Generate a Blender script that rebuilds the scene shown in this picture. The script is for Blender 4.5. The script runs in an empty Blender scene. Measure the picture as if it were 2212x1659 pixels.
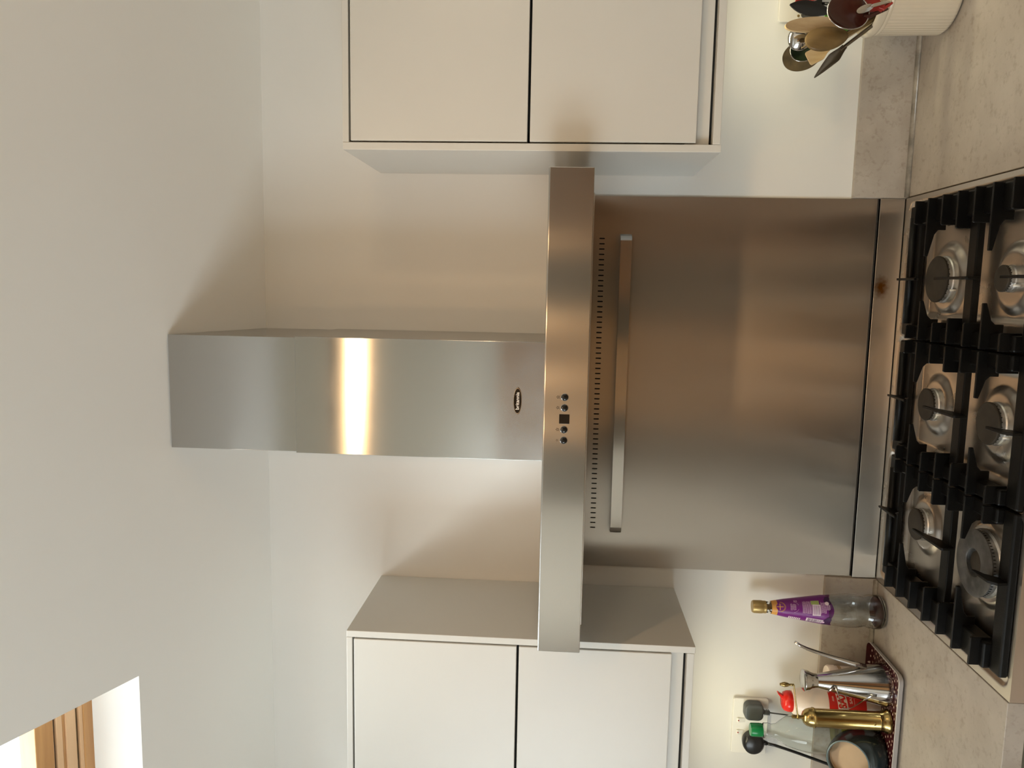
import bpy, bmesh, math, random
from mathutils import Vector, Matrix
random.seed(7)
PI = math.pi
sc = bpy.context.scene
COL = sc.collection

# ------------------------------------------------------------------ camera
CAM = Vector((0.23464, -1.88039, 1.67904))
yaw, pit, rol = -0.12480, 0.06350, 0.02720
fw = Vector((math.sin(yaw)*math.cos(pit), math.cos(yaw)*math.cos(pit), math.sin(pit)))
rt = Vector((math.cos(yaw), -math.sin(yaw), 0)); up = rt.cross(fw)
r2 = rt*math.cos(rol) + up*math.sin(rol); u2 = -rt*math.sin(rol) + up*math.cos(rol)
cd = bpy.data.cameras.new('camera'); cam = bpy.data.objects.new('camera', cd); COL.objects.link(cam)
ax, ay, az = -u2, r2, -fw            # the phone was held on its side: world up points to the left of the frame
cam.matrix_world = Matrix(((ax.x, ay.x, az.x, CAM.x), (ax.y, ay.y, az.y, CAM.y), (ax.z, ay.z, az.z, CAM.z), (0, 0, 0, 1)))
cd.sensor_fit = 'HORIZONTAL'; cd.sensor_width = 36; cd.lens = 1675.9/2212*36; cd.clip_start = 0.02
sc.camera = cam

# ------------------------------------------------------------------ world, lights, exposure
sc.view_settings.view_transform = 'Standard'; sc.view_settings.look = 'None'
sc.view_settings.gamma = 1; sc.view_settings.use_curve_mapping = False
sc.view_settings.exposure = 0.30
w = bpy.data.worlds.new('sky'); sc.world = w; w.use_nodes = True
bg = w.node_tree.nodes['Background']; bg.inputs[0].default_value = (0.90, 0.96, 1.0, 1)
_N, _L = w.node_tree.nodes, w.node_tree.links      # overcast: brighter towards the horizon than overhead
_g = _N.new('ShaderNodeTexCoord'); _s = _N.new('ShaderNodeSeparateXYZ'); _r = _N.new('ShaderNodeMapRange')
_r.inputs[1].default_value = 0.15; _r.inputs[2].default_value = 0.85; _r.inputs[3].default_value = 11.5; _r.inputs[4].default_value = 3.2
_L.new(_g.outputs['Generated'], _s.inputs[0]); _L.new(_s.outputs[2], _r.inputs[0]); _L.new(_r.outputs[0], bg.inputs[1])
sc.cycles.use_denoising = True
sc.cycles.max_bounces = 10; sc.cycles.diffuse_bounces = 6; sc.cycles.glossy_bounces = 5; sc.cycles.transmission_bounces = 8
sc.cycles.sample_clamp_indirect = 12.0

def light(name, kind, loc, power, color, size=0.05, rot=None, aim=None, spot=None, blend=0.3, size_y=None, portal=False):
    l = bpy.data.lights.new(name, kind); l.energy = power; l.color = color
    o = bpy.data.objects.new(name, l); COL.objects.link(o); o.location = loc
    if aim is not None: o.rotation_euler = (Vector(aim)-Vector(loc)).to_track_quat('-Z', 'Y').to_euler()
    if rot is not None: o.rotation_euler = rot
    if kind == 'AREA':
        l.shape = 'RECTANGLE'; l.size = size; l.size_y = size_y or size
        if portal: l.cycles.is_portal = True
    else: l.shadow_soft_size = size
    if kind == 'SPOT': l.spot_size = spot; l.spot_blend = blend
    return o

# sun behind thin cloud, coming in through the roof window
sun = light('hazy_sun', 'SUN', (-3, -4, 6), 1.8, (.95, .98, 1.0)); sun.data.angle = math.radians(17)
sun.rotation_euler = Vector((.55, .58, -.78)).to_track_quat('-Z', 'Y').to_euler()
WARM = (1.0, 0.60, 0.28)
SPOTS = [(0.38, 2.0), (0.13, 4.0), (-0.06, 3.6), (-0.22, 2.4)]         # lamp bar hanging from the ceiling, out of frame
SPOT_Y, SPOT_Z = -1.27, 2.37
UNDER = [(0.85, .60), (-0.80, .60)]
UNDER_COL = (1.0, 0.90, 0.60)

# ------------------------------------------------------------------ mesh helpers
class MB:
    def __init__(s): s.v = []; s.f = []
    def add(s, vs, fs):
        n = len(s.v); s.v += [tuple(p) for p in vs]; s.f += [tuple(i+n for i in f) for f in fs]; return s
    def box(s, x0, x1, y0, y1, z0, z1):
        if x0 > x1: x0, x1 = x1, x0
        if y0 > y1: y0, y1 = y1, y0
        if z0 > z1: z0, z1 = z1, z0
        return s.add([(x0,y0,z0),(x1,y0,z0),(x1,y1,z0),(x0,y1,z0),(x0,y0,z1),(x1,y0,z1),(x1,y1,z1),(x0,y1,z1)],
                     [(0,3,2,1),(4,5,6,7),(0,1,5,4),(1,2,6,5),(2,3,7,6),(3,0,4,7)])
    def prism(s, poly, axis, a, b):
        n = len(poly)
        def P(p, t):
            if axis == 'x': return (t, p[0], p[1])
            if axis == 'y': return (p[0], t, p[1])
            return (p[0], p[1], t)
        vs = [P(p, a) for p in poly] + [P(p, b) for p in poly]
        fs = [tuple(range(n)), tuple(range(2*n-1, n-1, -1))] + [(i, i+n, (i+1) % n+n, (i+1) % n) for i in range(n)]
        return s.add(vs, fs)
    def lathe(s, prof, c=(0, 0, 0), seg=48, rfun=None, cap=True, M=None):
        vs = []; fs = []; n = len(prof)
        for j, (r, z) in enumerate(prof):
            for i in range(seg):
                a = 2*PI*i/seg; rr = r if rfun is None else rfun(r, z, a)
                p = Vector((rr*math.cos(a), rr*math.sin(a), z))
                if M is not None: p = M @ p
                vs.append((p.x+c[0], p.y+c[1], p.z+c[2]))
        for j in range(n-1):
            for i in range(seg):
                k = (i+1) % seg; fs.append((j*seg+i, j*seg+k, (j+1)*seg+k, (j+1)*seg+i))
        if cap:
            if prof[0][0] > 1e-5: fs.append(tuple(range(seg-1, -1, -1)))
            if prof[-1][0] > 1e-5: fs.append(tuple(range((n-1)*seg, n*seg)))
        return s.add(vs, fs)
    def tube(s, pts, rad, seg=12, flat=None):
        """round tube along pts; flat=(w,t): strap of width w along the world vector given as third item"""
        pts = [Vector(p) for p in pts]; n = len(pts)
        if not hasattr(rad, '__len__'): rad = [rad]*n
        vs = []; fs = []; ref = Vector((0.13, 0.21, 1)).normalized(); prev = None
        for i, p in enumerate(pts):
            t = (pts[min(i+1, n-1)]-pts[max(i-1, 0)]).normalized()
            if flat: a = Vector(flat[2]); a = (a-t*a.dot(t)).normalized()
            elif prev is None: a = ref.cross(t).normalized()
            else: a = (prev-t*prev.dot(t)).normalized()
            prev = a; b = t.cross(a)
            if flat:
                w_, t_ = flat[0]/2, flat[1]/2
                for (u, v) in ((-w_, -t_), (w_, -t_), (w_, t_), (-w_, t_)): vs.append(p+a*u+b*v)
            else:
                for k in range(seg):
                    g = 2*PI*k/seg; vs.append(p+(a*math.cos(g)+b*math.sin(g))*rad[i])
        m = 4 if flat else seg
        for i in range(n-1):
            for k in range(m): q = (k+1) % m; fs.append((i*m+k, i*m+q, (i+1)*m+q, (i+1)*m+k))
        fs.append(tuple(range(m-1, -1, -1))); fs.append(tuple(range((n-1)*m, n*m)))
        return s.add(vs, fs)
    def ell(s, c, r, seg=24, rings=14, M=None):
        prof = [(math.sin(PI*j/rings), -math.cos(PI*j/rings)) for j in range(rings+1)]
        prof[0] = (1e-4, -1); prof[-1] = (1e-4, 1)
        S = Matrix.Diagonal(Vector(r)); S = (M @ S) if M is not None else S
        return s.lathe(prof, c, seg, M=S)
    def build(s, name, mat, parent=None, smooth=False, bevel=0, auto=None):
        me = bpy.data.meshes.new(name)
        o = bpy.data.objects.new(name, me); COL.objects.link(o)
        if parent is not None:
            off = origin_of(parent); o.parent = parent; WO[o.name] = off
        else:
            xs = [p[0] for p in s.v]; ys = [p[1] for p in s.v]; zs = [p[2] for p in s.v]
            off = Vector(((min(xs)+max(xs))/2, (min(ys)+max(ys))/2, min(zs))); o.location = off; WO[o.name] = off
        me.from_pydata([(p[0]-off.x, p[1]-off.y, p[2]-off.z) for p in s.v], [], s.f); me.update()
        bm = bmesh.new(); bm.from_mesh(me); bmesh.ops.recalc_face_normals(bm, faces=bm.faces); bm.to_mesh(me); bm.free()
        if smooth:
            for p in me.polygons: p.use_smooth = True
            if auto is not None: me.set_sharp_from_angle(angle=math.radians(auto))
        if mat is not None: me.materials.append(mat)
        if bevel:
            b = o.modifiers.new('bevel', 'BEVEL'); b.width = bevel; b.segments = 2; b.limit_method = 'ANGLE'; b.angle_limit = math.radians(40)
            b.harden_normals = False
        return o
WO = {}
def origin_of(o): return WO[o.name]
def empty(name, loc):
    o = bpy.data.objects.new(name, None); COL.objects.link(o); o.location = loc; o.empty_display_size = .05; WO[o.name] = Vector(loc); return o
def tag(o, label=None, cat=None, group=None, kind=None):
    if label: o['label'] = label
    if cat: o['category'] = cat
    if group: o['group'] = group
    if kind: o['kind'] = kind
    return o
def thing(name, loc, label, cat, group=None): return tag(empty(name, loc), label, cat, group)

def text_mb(txt, size, bold=0.0, sx=1.0):
    cu = bpy.data.curves.new('t', 'FONT'); cu.body = txt; cu.size = size; cu.align_x = 'CENTER'; cu.align_y = 'CENTER'
    cu.extrude = 0; cu.offset = bold; cu.resolution_u = 3
    o = bpy.data.objects.new('t', cu); COL.objects.link(o)
    dg = bpy.context.evaluated_depsgraph_get(); me = bpy.data.meshes.new_from_object(o.evaluated_get(dg))
    vs = [(v.co.x*sx, v.co.y) for v in me.vertices]; fs = [tuple(p.vertices) for p in me.polygons]
    bpy.data.objects.remove(o); bpy.data.curves.remove(cu); bpy.data.meshes.remove(me)
    return vs, fs
def subdiv2(vs, fs, k=1):
    bm = bmesh.new(); vv = [bm.verts.new((a, b, 0)) for a, b in vs]
    for f in fs:
        try: bm.faces.new([vv[i] for i in f])
        except ValueError: pass
    bmesh.ops.triangulate(bm, faces=bm.faces)
    for _ in range(k): bmesh.ops.subdivide_edges(bm, edges=bm.edges, cuts=1, use_grid_fill=True)
    bm.verts.index_update(); o = ([(v.co.x, v.co.y) for v in bm.verts], [tuple(v.index for v in f.verts) for f in bm.faces]); bm.free(); return o
def flat_text(name, txt, size, c, mat, parent, bold=0.0, sx=1.0, depth=0.0004):
    """text on a plane facing the room (-Y) centred on c"""
    vs, fs = text_mb(txt, size, bold, sx); m = MB(); m.add([(c[0]+a, c[1], c[2]+b) for a, b in vs], fs)
    o = m.build(name, mat, parent); s = o.modifiers.new('s', 'SOLIDIFY'); s.thickness = depth; s.offset = 0; return o
def wrap(name, shapes, c, rfun, ang, zc, mat, parent, lift=0.0004):
    """flat (u, v) faces wrapped on a turned surface: c = axis, rfun(z) radius, ang = facing angle"""
    vs, fs = shapes; m = MB(); out = []
    for u, v in vs:
        z = zc+v; r = rfun(z)+lift; a = ang+u/r
        out.append((c[0]+r*math.cos(a), c[1]+r*math.sin(a), z))
    m.add(out, fs); return m.build(name, mat, parent, smooth=True)
def rects(lst):
    vs = []; fs = []
    for (u0, u1, v0, v1) in lst:
        n = max(1, int(abs(u1-u0)/0.003)); b = len(vs)
        for i in range(n+1):
            u = u0+(u1-u0)*i/n; vs += [(u, v0), (u, v1)]
        for i in range(n): fs.append((b+2*i, b+2*i+2, b+2*i+3, b+2*i+1))
    return vs, fs

# ------------------------------------------------------------------ materials
def lin(c):
    return tuple((x/12.92 if x <= .04045 else ((x+.055)/1.055)**2.4) for x in [v/255 for v in c])
def mat(name, col, rough=0.5, metal=0, aniso=0, tangent=None, bump=0, bscale=200, stretch=(1, 1, 1), spec=None, trans=0, ior=1.45, coat=0, var=0, vscale=6, rvar=0, emis=None, estr=0, col2=None, sss=0):
    m = bpy.data.materials.new(name); m.use_nodes = True; N = m.node_tree.nodes; L = m.node_tree.links
    p = N['Principled BSDF']; p.inputs['Base Color'].default_value = (*col, 1); p.inputs['Roughness'].default_value = rough
    p.inputs['Metallic'].default_value = metal; p.inputs['IOR'].default_value = ior
    if spec is not None: p.inputs['Specular IOR Level'].default_value = spec
    if trans: p.inputs['Transmission Weight'].default_value = trans
    if coat: p.inputs['Coat Weight'].default_value = coat; p.inputs['Coat Roughness'].default_value = 0.05
    if emis: p.inputs['Emission Color'].default_value = (*emis, 1); p.inputs['Emission Strength'].default_value = estr
    tc = N.new('ShaderNodeTexCoord'); mp = N.new('ShaderNodeMapping'); mp.inputs['Scale'].default_value = stretch
    L.new(tc.outputs['Object'], mp.inputs['Vector'])
    if aniso:
        p.inputs['Anisotropic'].default_value = aniso
        cx = N.new('ShaderNodeCombineXYZ'); cx.inputs[0].default_value, cx.inputs[1].default_value, cx.inputs[2].default_value = tangent
        L.new(cx.outputs[0], p.inputs['Tangent'])
    if bump:
        no = N.new('ShaderNodeTexNoise'); no.inputs['Scale'].default_value = bscale; no.inputs['Detail'].default_value = 3
        L.new(mp.outputs[0], no.inputs['Vector']); b = N.new('ShaderNodeBump'); b.inputs['Strength'].default_value = bump; b.inputs['Distance'].default_value = 0.001
        L.new(no.outputs['Fac'], b.inputs['Height']); L.new(b.outputs[0], p.inputs['Normal'])
    if var or col2:
        no = N.new('ShaderNodeTexNoise'); no.inputs['Scale'].default_value = vscale; no.inputs['Detail'].default_value = 6; no.inputs['Roughness'].default_value = .6
        L.new(mp.outputs[0], no.inputs['Vector']); r = N.new('ShaderNodeValToRGB'); r.color_ramp.elements[0].position = .35; r.color_ramp.elements[1].position = .68
        c2 = col2 or tuple(x*(1-var) for x in col)
        r.color_ramp.elements[0].color = (*c2, 1); r.color_ramp.elements[1].color = (*col, 1)
        L.new(no.outputs['Fac'], r.inputs[0]); L.new(r.outputs[0], p.inputs['Base Color'])
    if rvar:
        no = N.new('ShaderNodeTexNoise'); no.inputs['Scale'].default_value = 9; no.inputs['Detail'].default_value = 5
        L.new(tc.outputs['Object'], no.inputs['Vector']); mr = N.new('ShaderNodeMapRange'); mr.inputs[3].default_value = rough-rvar; mr.inputs[4].default_value = rough+rvar
        L.new(no.outputs['Fac'], mr.inputs[0]); L.new(mr.outputs[0], p.inputs['Roughness'])
    return m
M = {}
M['wall'] = mat('painted plaster', (.72, .71, .675), .75, bump=.08, bscale=120, var=.03, vscale=3)
M['ceil'] = mat('ceiling paint', (.88, .875, .84), .8, bump=.05, bscale=90)
M['reveal'] = mat('reveal paint', (.82, .82, .82), .7)
M['cab'] = mat('satin cabinet paint', (.62, .61, .565), .32, var=.02, vscale=4)
M['gap'] = mat('dark gap', (.02, .018, .015), .9)
M['steel_h'] = mat('brushed steel grain sideways', (.50, .475, .445), .28, 1, 1.0, (0, 0, 1), rvar=.008)
M['steel_v'] = mat('brushed steel grain upright', (.46, .455, .44), .17, 1, 1.0, (1, 0, 0), bump=.01, bscale=90, stretch=(14, 1, .06), rvar=.04)
M['steel_b'] = mat('brushed hood band steel', (.50, .48, .455), .22, 1, 1.0, (0, 0, 1), bump=0, bscale=90, stretch=(.06, 1, 14), rvar=.015)
M['steel_d'] = mat('brushed hob steel', (.56, .51, .45), .28, 1, .5, (0, 1, 0), bump=.05, bscale=90, stretch=(.06, 14, 1), rvar=.03)
M['chrome'] = mat('polished steel', (.66, .65, .64), .12, 1, var=.1, vscale=8)
M['satin'] = mat('satin steel', (.60, .59, .56), .3, 1, bump=.03)
M['alu'] = mat('cast aluminium', (.62, .62, .61), .42, 1, var=.35, vscale=60)
M['iron'] = mat('cast iron', (.004, .0036, .003), .40, spec=.24, bump=.25, bscale=500, var=.4, vscale=40)
M['enamel'] = mat('matt enamel burner cap', (.042, .034, .025), .55, spec=.2, var=.35, vscale=30, bump=.05)
M['enamel_old'] = mat('worn burner cap', (.10, .095, .088), .45, spec=.3, var=.6, vscale=35)
M['black'] = mat('black plastic', (.012, .012, .012), .3, bump=.02)
M['blackgloss'] = mat('black gloss plastic', (.008, .007, .006), .08, bump=.001)
M['hole'] = mat('dark slot', (.004, .004, .004), .9)
M['grey'] = mat('grey plastic', (.075, .082, .082), .45, bump=.02)
M['white'] = mat('white plastic', (.78, .76, .70), .25, bump=.01)
M['sealant'] = mat('clear sealant', (.42, .37, .30), .12, var=.5, vscale=25, coat=.5)
M['floor'] = mat('pale oak floor', (.42, .29, .18), .45, col2=(.31, .20, .12), vscale=3, stretch=(1, 8, 1))
M['farwall'] = mat('far wall paint', (.66, .60, .50), .8, bump=.02)
M['base'] = mat('base unit paint', (.40, .37, .28), .4, bump=.01)
def counter_mat(name, hi, lo, rough):
    m = mat(name, hi, rough, spec=.45, bump=.05, bscale=300); N = m.node_tree.nodes; L = m.node_tree.links; p = N['Principled BSDF']
    tc = N.new('ShaderNodeTexCoord')
    def noise(s, d):
        n = N.new('ShaderNodeTexNoise'); n.inputs['Scale'].default_value = s; n.inputs['Detail'].default_value = d; n.inputs['Roughness'].default_value = .65
        L.new(tc.outputs['Object'], n.inputs['Vector']); return n
    a = noise(9, 6); r1 = N.new('ShaderNodeValToRGB'); r1.color_ramp.elements[0].position = .35; r1.color_ramp.elements[1].position = .65
    r1.color_ramp.elements[0].color = (*lo, 1); r1.color_ramp.elements[1].color = (*hi, 1); L.new(a.outputs['Fac'], r1.inputs[0])
    b = noise(70, 4); r2_ = N.new('ShaderNodeValToRGB'); r2_.color_ramp.elements[0].position = .30; r2_.color_ramp.elements[1].position = .47
    r2_.color_ramp.elements[0].color = (.80, .77, .74, 1); r2_.color_ramp.elements[1].color = (1, 1, 1, 1); L.new(b.outputs['Fac'], r2_.inputs[0])
    mx = N.new('ShaderNodeMix'); mx.data_type = 'RGBA'; mx.blend_type = 'MULTIPLY'; mx.inputs[0].default_value = 1
    L.new(r1.outputs[0], mx.inputs[6]); L.new(r2_.outputs[0], mx.inputs[7]); L.new(mx.outputs[2], p.inputs['Base Color']); return m
M['counter'] = counter_mat('stone effect laminate', (.44, .395, .34), (.37, .325, .275), .34)
M['pine'] = mat('varnished pine', (.62, .34, .13), .35, col2=(.42, .20, .07), vscale=14, stretch=(.12, 2.2, 2.2), coat=.3)
M['mahogany'] = mat('mahogany', (.34, .155, .05), .4, col2=(.22, .09, .03), vscale=9, stretch=(2, 2, .2))
M['pine_l'] = mat('pale pine', (.78, .52, .30), .4, col2=(.70, .44, .24), vscale=10, stretch=(.1, 1.5, 1.5))
M['glass'] = mat('clear glass', (.97, .98, .98), .02, trans=1, ior=1.45)
M['plastic_clear'] = mat('clear plastic', (.93, .95, .92), .04, trans=1, ior=1.30)
def pane_mat():
    m = bpy.data.materials.new('window glass'); m.use_nodes = True; N = m.node_tree.nodes; L = m.node_tree.links
    N.remove(N['Principled BSDF']); t = N.new('ShaderNodeBsdfTransparent'); t.inputs[0].default_value = (.93, .95, .95, 1)
    g = N.new("ShaderNodeBsdfGlossy"); g.inputs["Roughness"].default_value = .02
    x = N.new('ShaderNodeMixShader'); x.inputs[0].default_value = .06; L.new(t.outputs[0], x.inputs[1]); L.new(g.outputs[0], x.inputs[2]); L.new(x.outputs[0], N['Material Output'].inputs[0]); return m
M['pane'] = pane_mat()
M['oil'] = mat('olive oil', (.62, .55, .10), .05, trans=.9, ior=1.3)
M['juice'] = mat('dark juice dregs', (.09, .012, .010), .1, trans=.55, ior=1.3)
M['brass'] = mat('old brass', (.47, .36, .15), .22, 1, col2=(.34, .235, .08), vscale=12, rvar=.06)
M['gold'] = mat('gold cap', (.42, .30, .12), .35, .6, bump=.05)
M['purple'] = mat('purple label', (.16, .012, .19), .35, var=.15, vscale=10)
M['orange'] = mat('orange label band', (.60, .30, .07), .4, bump=.01)
M['print'] = mat('pale label print', (.62, .42, .60), .5, bump=.01)
M['printw'] = mat('white label panel', (.72, .62, .70), .5, bump=.01)
M['printd'] = mat('dark label print', (.035, .004, .05), .5, bump=.01)
M['printg'] = mat('green label panel', (.30, .38, .12), .5, bump=.01)
M['red'] = mat('red plastic', (.62, .02, .012), .22, bump=.01)
M['redlab'] = mat('red paper label', (.60, .022, .014), .4, bump=.01)
M['cream'] = mat('cream plastic', (.80, .70, .62), .3, bump=.01)
M['green'] = mat('green screw cap', (.004, .15, .045), .25, bump=.02)
M['greenp'] = mat('bright green plastic', (.10, .36, .03), .35, bump=.02)
M['teal'] = mat('dark teal glaze', (.018, .029, .032), .22, coat=.3, col2=(.008, .014, .016), vscale=9)
M['tealrim'] = mat('worn teal glaze rim', (.10, .15, .17), .2, coat=.5, bump=.01)
M['clay'] = mat('unglazed clay', (.50, .36, .23), .7, var=.2, vscale=8)
M['stoneware'] = mat('cream stoneware glaze', (.62, .53, .40), .18, coat=.4, var=.08, vscale=8)
M['wood1'] = mat('pale beech spoon', (.58, .44, .26), .5, col2=(.45, .32, .17), vscale=9, stretch=(6, 6, 1))
M['wood2'] = mat('worn brown wooden spoon', (.20, .125, .045), .42, col2=(.11, .07, .025), vscale=7, stretch=(5, 5, 1))
M['wood3'] = mat('stained dark wooden spoon', (.12, .085, .04), .6, col2=(.06, .042, .02), vscale=40)
M['wood4'] = mat('orange wooden handle', (.55, .32, .13), .5, col2=(.42, .22, .08), vscale=9, stretch=(6, 6, 1))
M['maroon'] = mat('maroon plastic ladle', (.045, .012, .008), .12, bump=.01)
M['redsil'] = mat('red silicone', (.30, .025, .018), .35, bump=.02)
M['lampglow'] = mat('warm lamp', (0, 0, 0), .5, emis=(1, .58, .26), estr=60)
M['ledglow'] = mat('led lens', (0, 0, 0), .5, emis=(1, .90, .60), estr=6)

# tray pattern: rows of small pale petals on maroon
def tray_mat():
    m = mat('maroon tray with pale petals', (.055, .011, .014), .25, coat=.3); N = m.node_tree.nodes; L = m.node_tree.links; p = N['Principled BSDF']
    tc = N.new('ShaderNodeTexCoord'); mp = N.new('ShaderNodeMapping'); mp.inputs['Scale'].default_value = (60, 105, 1); mp.inputs['Rotation'].default_value = (0, 0, .35)
    L.new(tc.outputs['Object'], mp.inputs[0]); v = N.new('ShaderNodeTexVoronoi'); v.inputs['Scale'].default_value = 1; v.inputs['Randomness'].default_value = .35
    v.voronoi_dimensions = '2D'; L.new(mp.outputs[0], v.inputs['Vector'])
    r = N.new('ShaderNodeValToRGB'); r.color_ramp.elements[0].position = .15; r.color_ramp.elements[1].position = .19
    r.color_ramp.elements[0].color = (.62, .52, .42, 1); r.color_ramp.elements[1].color = (.055, .011, .014, 1)
    L.new(v.outputs['Distance'], r.inputs[0]); L.new(r.outputs[0], p.inputs['Base Color']); return m
M['tray'] = tray_mat()
M['trayrim'] = mat('tray edge', (.42, .40, .40), .3, bump=.01)

# splashback-trim steel with a brown scorch spot of its own
def stained(base):
    m = base.copy(); m.name = 'brushed steel with scorch mark'; N = m.node_tree.nodes; L = m.node_tree.links; p = N['Principled BSDF']
    g = N.new('ShaderNodeNewGeometry'); s = N.new('ShaderNodeVectorMath'); s.operation = 'SUBTRACT'; s.inputs[1].default_value = (.250, -.012, .945)
    sc_ = N.new('ShaderNodeVectorMath'); sc_.operation = 'MULTIPLY'; sc_.inputs[1].default_value = (1, 0, 1.5)
    ln = N.new('ShaderNodeVectorMath'); ln.operation = 'LENGTH'; no = N.new('ShaderNodeTexNoise'); no.inputs['Scale'].default_value = 130; no.inputs['Detail'].default_value = 4
    L.new(g.outputs['Position'], s.inputs[0]); L.new(s.outputs[0], sc_.inputs[0]); L.new(sc_.outputs[0], ln.inputs[0]); L.new(g.outputs['Position'], no.inputs['Vector'])
    ma = N.new('ShaderNodeMath'); ma.operation = 'MULTIPLY_ADD'; ma.inputs[1].default_value = .022; L.new(no.outputs['Fac'], ma.inputs[0]); L.new(ln.outputs[1], ma.inputs[2])
    r = N.new('ShaderNodeValToRGB'); r.color_ramp.elements[0].position = .018; r.color_ramp.elements[1].position = .042
    r.color_ramp.elements[0].color = (.20, .085, .012, 1); r.color_ramp.elements[1].color = (.56, .54, .52, 1)
    L.new(ma.outputs[0], r.inputs[0]); L.new(r.outputs[0], p.inputs['Base Color']); return m
M['steel_stain'] = stained(M['steel_h'])

# ------------------------------------------------------------------ the room
SL = 0.32; ZC = 2.4128; NN = math.hypot(1, SL)
def cz(y): return ZC - SL*y
RX0, RX1, RY = -2.4, 2.2, -4.2
tag(MB().box(RX0-.12, RX1+.12, 0, .12, 0, ZC+.05).build('wall_back', M['wall']), kind='structure')
fl = tag(MB().box(RX0-.12, RX1+.12, RY-.12, .12, -.08, 0).build('floor', M['floor']), kind='structure')
tag(MB().prism([(.0, 0), (0, ZC), (RY, cz(RY)), (RY, 0)], 'x', RX1, RX1+.12).build('wall_right', M['wall']), kind='structure')
tag(MB().box(RX0-.12, RX1+.12, RY-.12, RY, 0, cz(RY)+.05).build('wall_front', M['farwall']), kind='structure')
# left wall with a window opening (out of frame, it lights the room from the left)
WY0, WY1, WZ0, WZ1 = -3.9, -1.9, 0.95, 2.45
m = MB()
m.prism([(0, 0), (0, ZC), (WY1, cz(WY1)), (WY1, 0)], 'x', RX0-.12, RX0)
m.prism([(WY1, 0), (WY1, WZ0), (WY0, WZ0), (WY0, 0)], 'x', RX0-.12, RX0)
m.prism([(WY1, WZ1), (WY1, cz(WY1)), (WY0, cz(WY0)), (WY0, WZ1)], 'x', RX0-.12, RX0)
m.prism([(WY0, 0), (WY0, cz(WY0)), (RY, cz(RY)), (RY, 0)], 'x', RX0-.12, RX0)
tag(m.build('wall_left', M['wall']), kind='structure')
wf = tag(empty('window_2', (RX0-.06, (WY0+WY1)/2, WZ0)), kind='structure')
m = MB(); X0, X1 = RX0-.09, RX0-.04
for (a, b, c, d) in ((WY0, WY1, WZ0, WZ0+.06), (WY0, WY1, WZ1-.06, WZ1), (WY0, WY0+.06, WZ0+.06, WZ1-.06), (WY1-.06, WY1, WZ0+.06, WZ1-.06), ((WY0+WY1)/2-.03, (WY0+WY1)/2+.03, WZ0+.06, WZ1-.06)):
    m.box(X0, X1, a, b, c, d)
m.build('window_frame', M['pine'], wf, bevel=.004)
MB().box(RX0-.068, RX0-.062, WY0+.06, WY1-.06, WZ0+.06, WZ1-.06).build('window_pane', M['pane'], wf)
light('window_portal', 'AREA', (RX0-.14, (WY0+WY1)/2, (WZ0+WZ1)/2), 1, (1, 1, 1), WZ1-WZ0, rot=(0, -PI/2, 0), size_y=WY1-WY0, portal=True)

# sloped ceiling with the roof window shaft
KA = Vector((-.5857, -.4037)); KB = Vector((-.5400, -1.34)); KC = Vector((-1.36, -1.34)); KD = Vector((-1.40, -.4037))
SH = .105
m = MB(); T = .25
OUT = [(RX0-.12, .0), (RX1+.12, .0), (RX1+.12, RY-.12), (RX0-.12, RY-.12)]
HOL = [(KD.x, KD.y), (KA.x, KA.y), (KB.x, KB.y), (KC.x, KC.y)]
def ring(dz): return [(x, y, cz(y)+dz) for x, y in OUT] + [(x, y, cz(y)+dz) for x, y in HOL]
fs = [(i, (i+1) % 4, 4+(i+1) % 4, 4+i) for i in range(4)]
m.add(ring(0), fs)
v2 = ring(T)
hw = .03      # the shaft widens a little above the sill
m.add(v2, fs)
m.add([(x, y, cz(y)) for x, y in HOL] + [(x, y, cz(y)+T) for x, y in HOL], [(i, (i+1) % 4, 4+(i+1) % 4, 4+i) for i in range(4)])
m.add([(x, y, cz(y)) for x, y in OUT] + [(x, y, cz(y)+T) for x, y in OUT], [(i, (i+1) % 4, 4+(i+1) % 4, 4+i) for i in range(4)])
tag(m.build('ceiling', M['ceil']), kind='structure')

# roof window: everything laid in the roof's own frame (s = down towards the room along the slope, h = above the ceiling)
sk = tag(empty('window_1', (-.97, -.87, cz(-.87)+SH)), kind='structure')
def RP(x, s, h): return (x, -s/NN + h*SL/NN, ZC + s*SL/NN + h/NN)
def s_of(y, h): return (h*SL/NN - y)*NN
XR, XL = -.545, -1.37
def rbar(name, mt, x0, x1, s0, s1, h0, h1, parent=sk, bevel=.002):
    b = MB(); b.add([RP(x0,s0,h0), RP(x1,s0,h0), RP(x1,s1,h0), RP(x0,s1,h0), RP(x0,s0,h1), RP(x1,s0,h1), RP(x1,s1,h1), RP(x0,s1,h1)],
                    [(0,3,2,1),(4,5,6,7),(0,1,5,4),(1,2,6,5),(2,3,7,6),(3,0,4,7)])
    return b.build(name, mt, parent, bevel=bevel)
hh = .10
S = lambda y: s_of(y, hh)
rbar('window_frame', M['pine'], XL, XR, S(-.392), S(-.4245), hh, hh+.07)
rbar('frame_lip', M['pine_l'], XL, XR, S(-.4245), S(-.433), hh+.001, hh+.07)
rbar('frame_groove', M['wood2'], XL, XR, S(-.433), S(-.440), hh+.006, hh+.07)
rbar('sash', M['pine_l'], XL, XR, S(-.440), S(-.462), hh+.001, hh+.07)
rbar('sash_moulding', M['pine'], XL, XR, S(-.462), S(-.470), hh+.004, hh+.07)
rbar('sash_rail', M['pine_l'], XL, XR, S(-.470), S(-.483), hh+.000, hh+.07)
rbar('seal', M['gap'], XL, XR, S(-.483), S(-.490), hh+.006, hh+.07)
rbar('glazing_rail', M['pine'], XL, XR, S(-.490), S(-.528), hh-.002, hh+.044)
ST = s_of(-1.34, .1)
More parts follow.
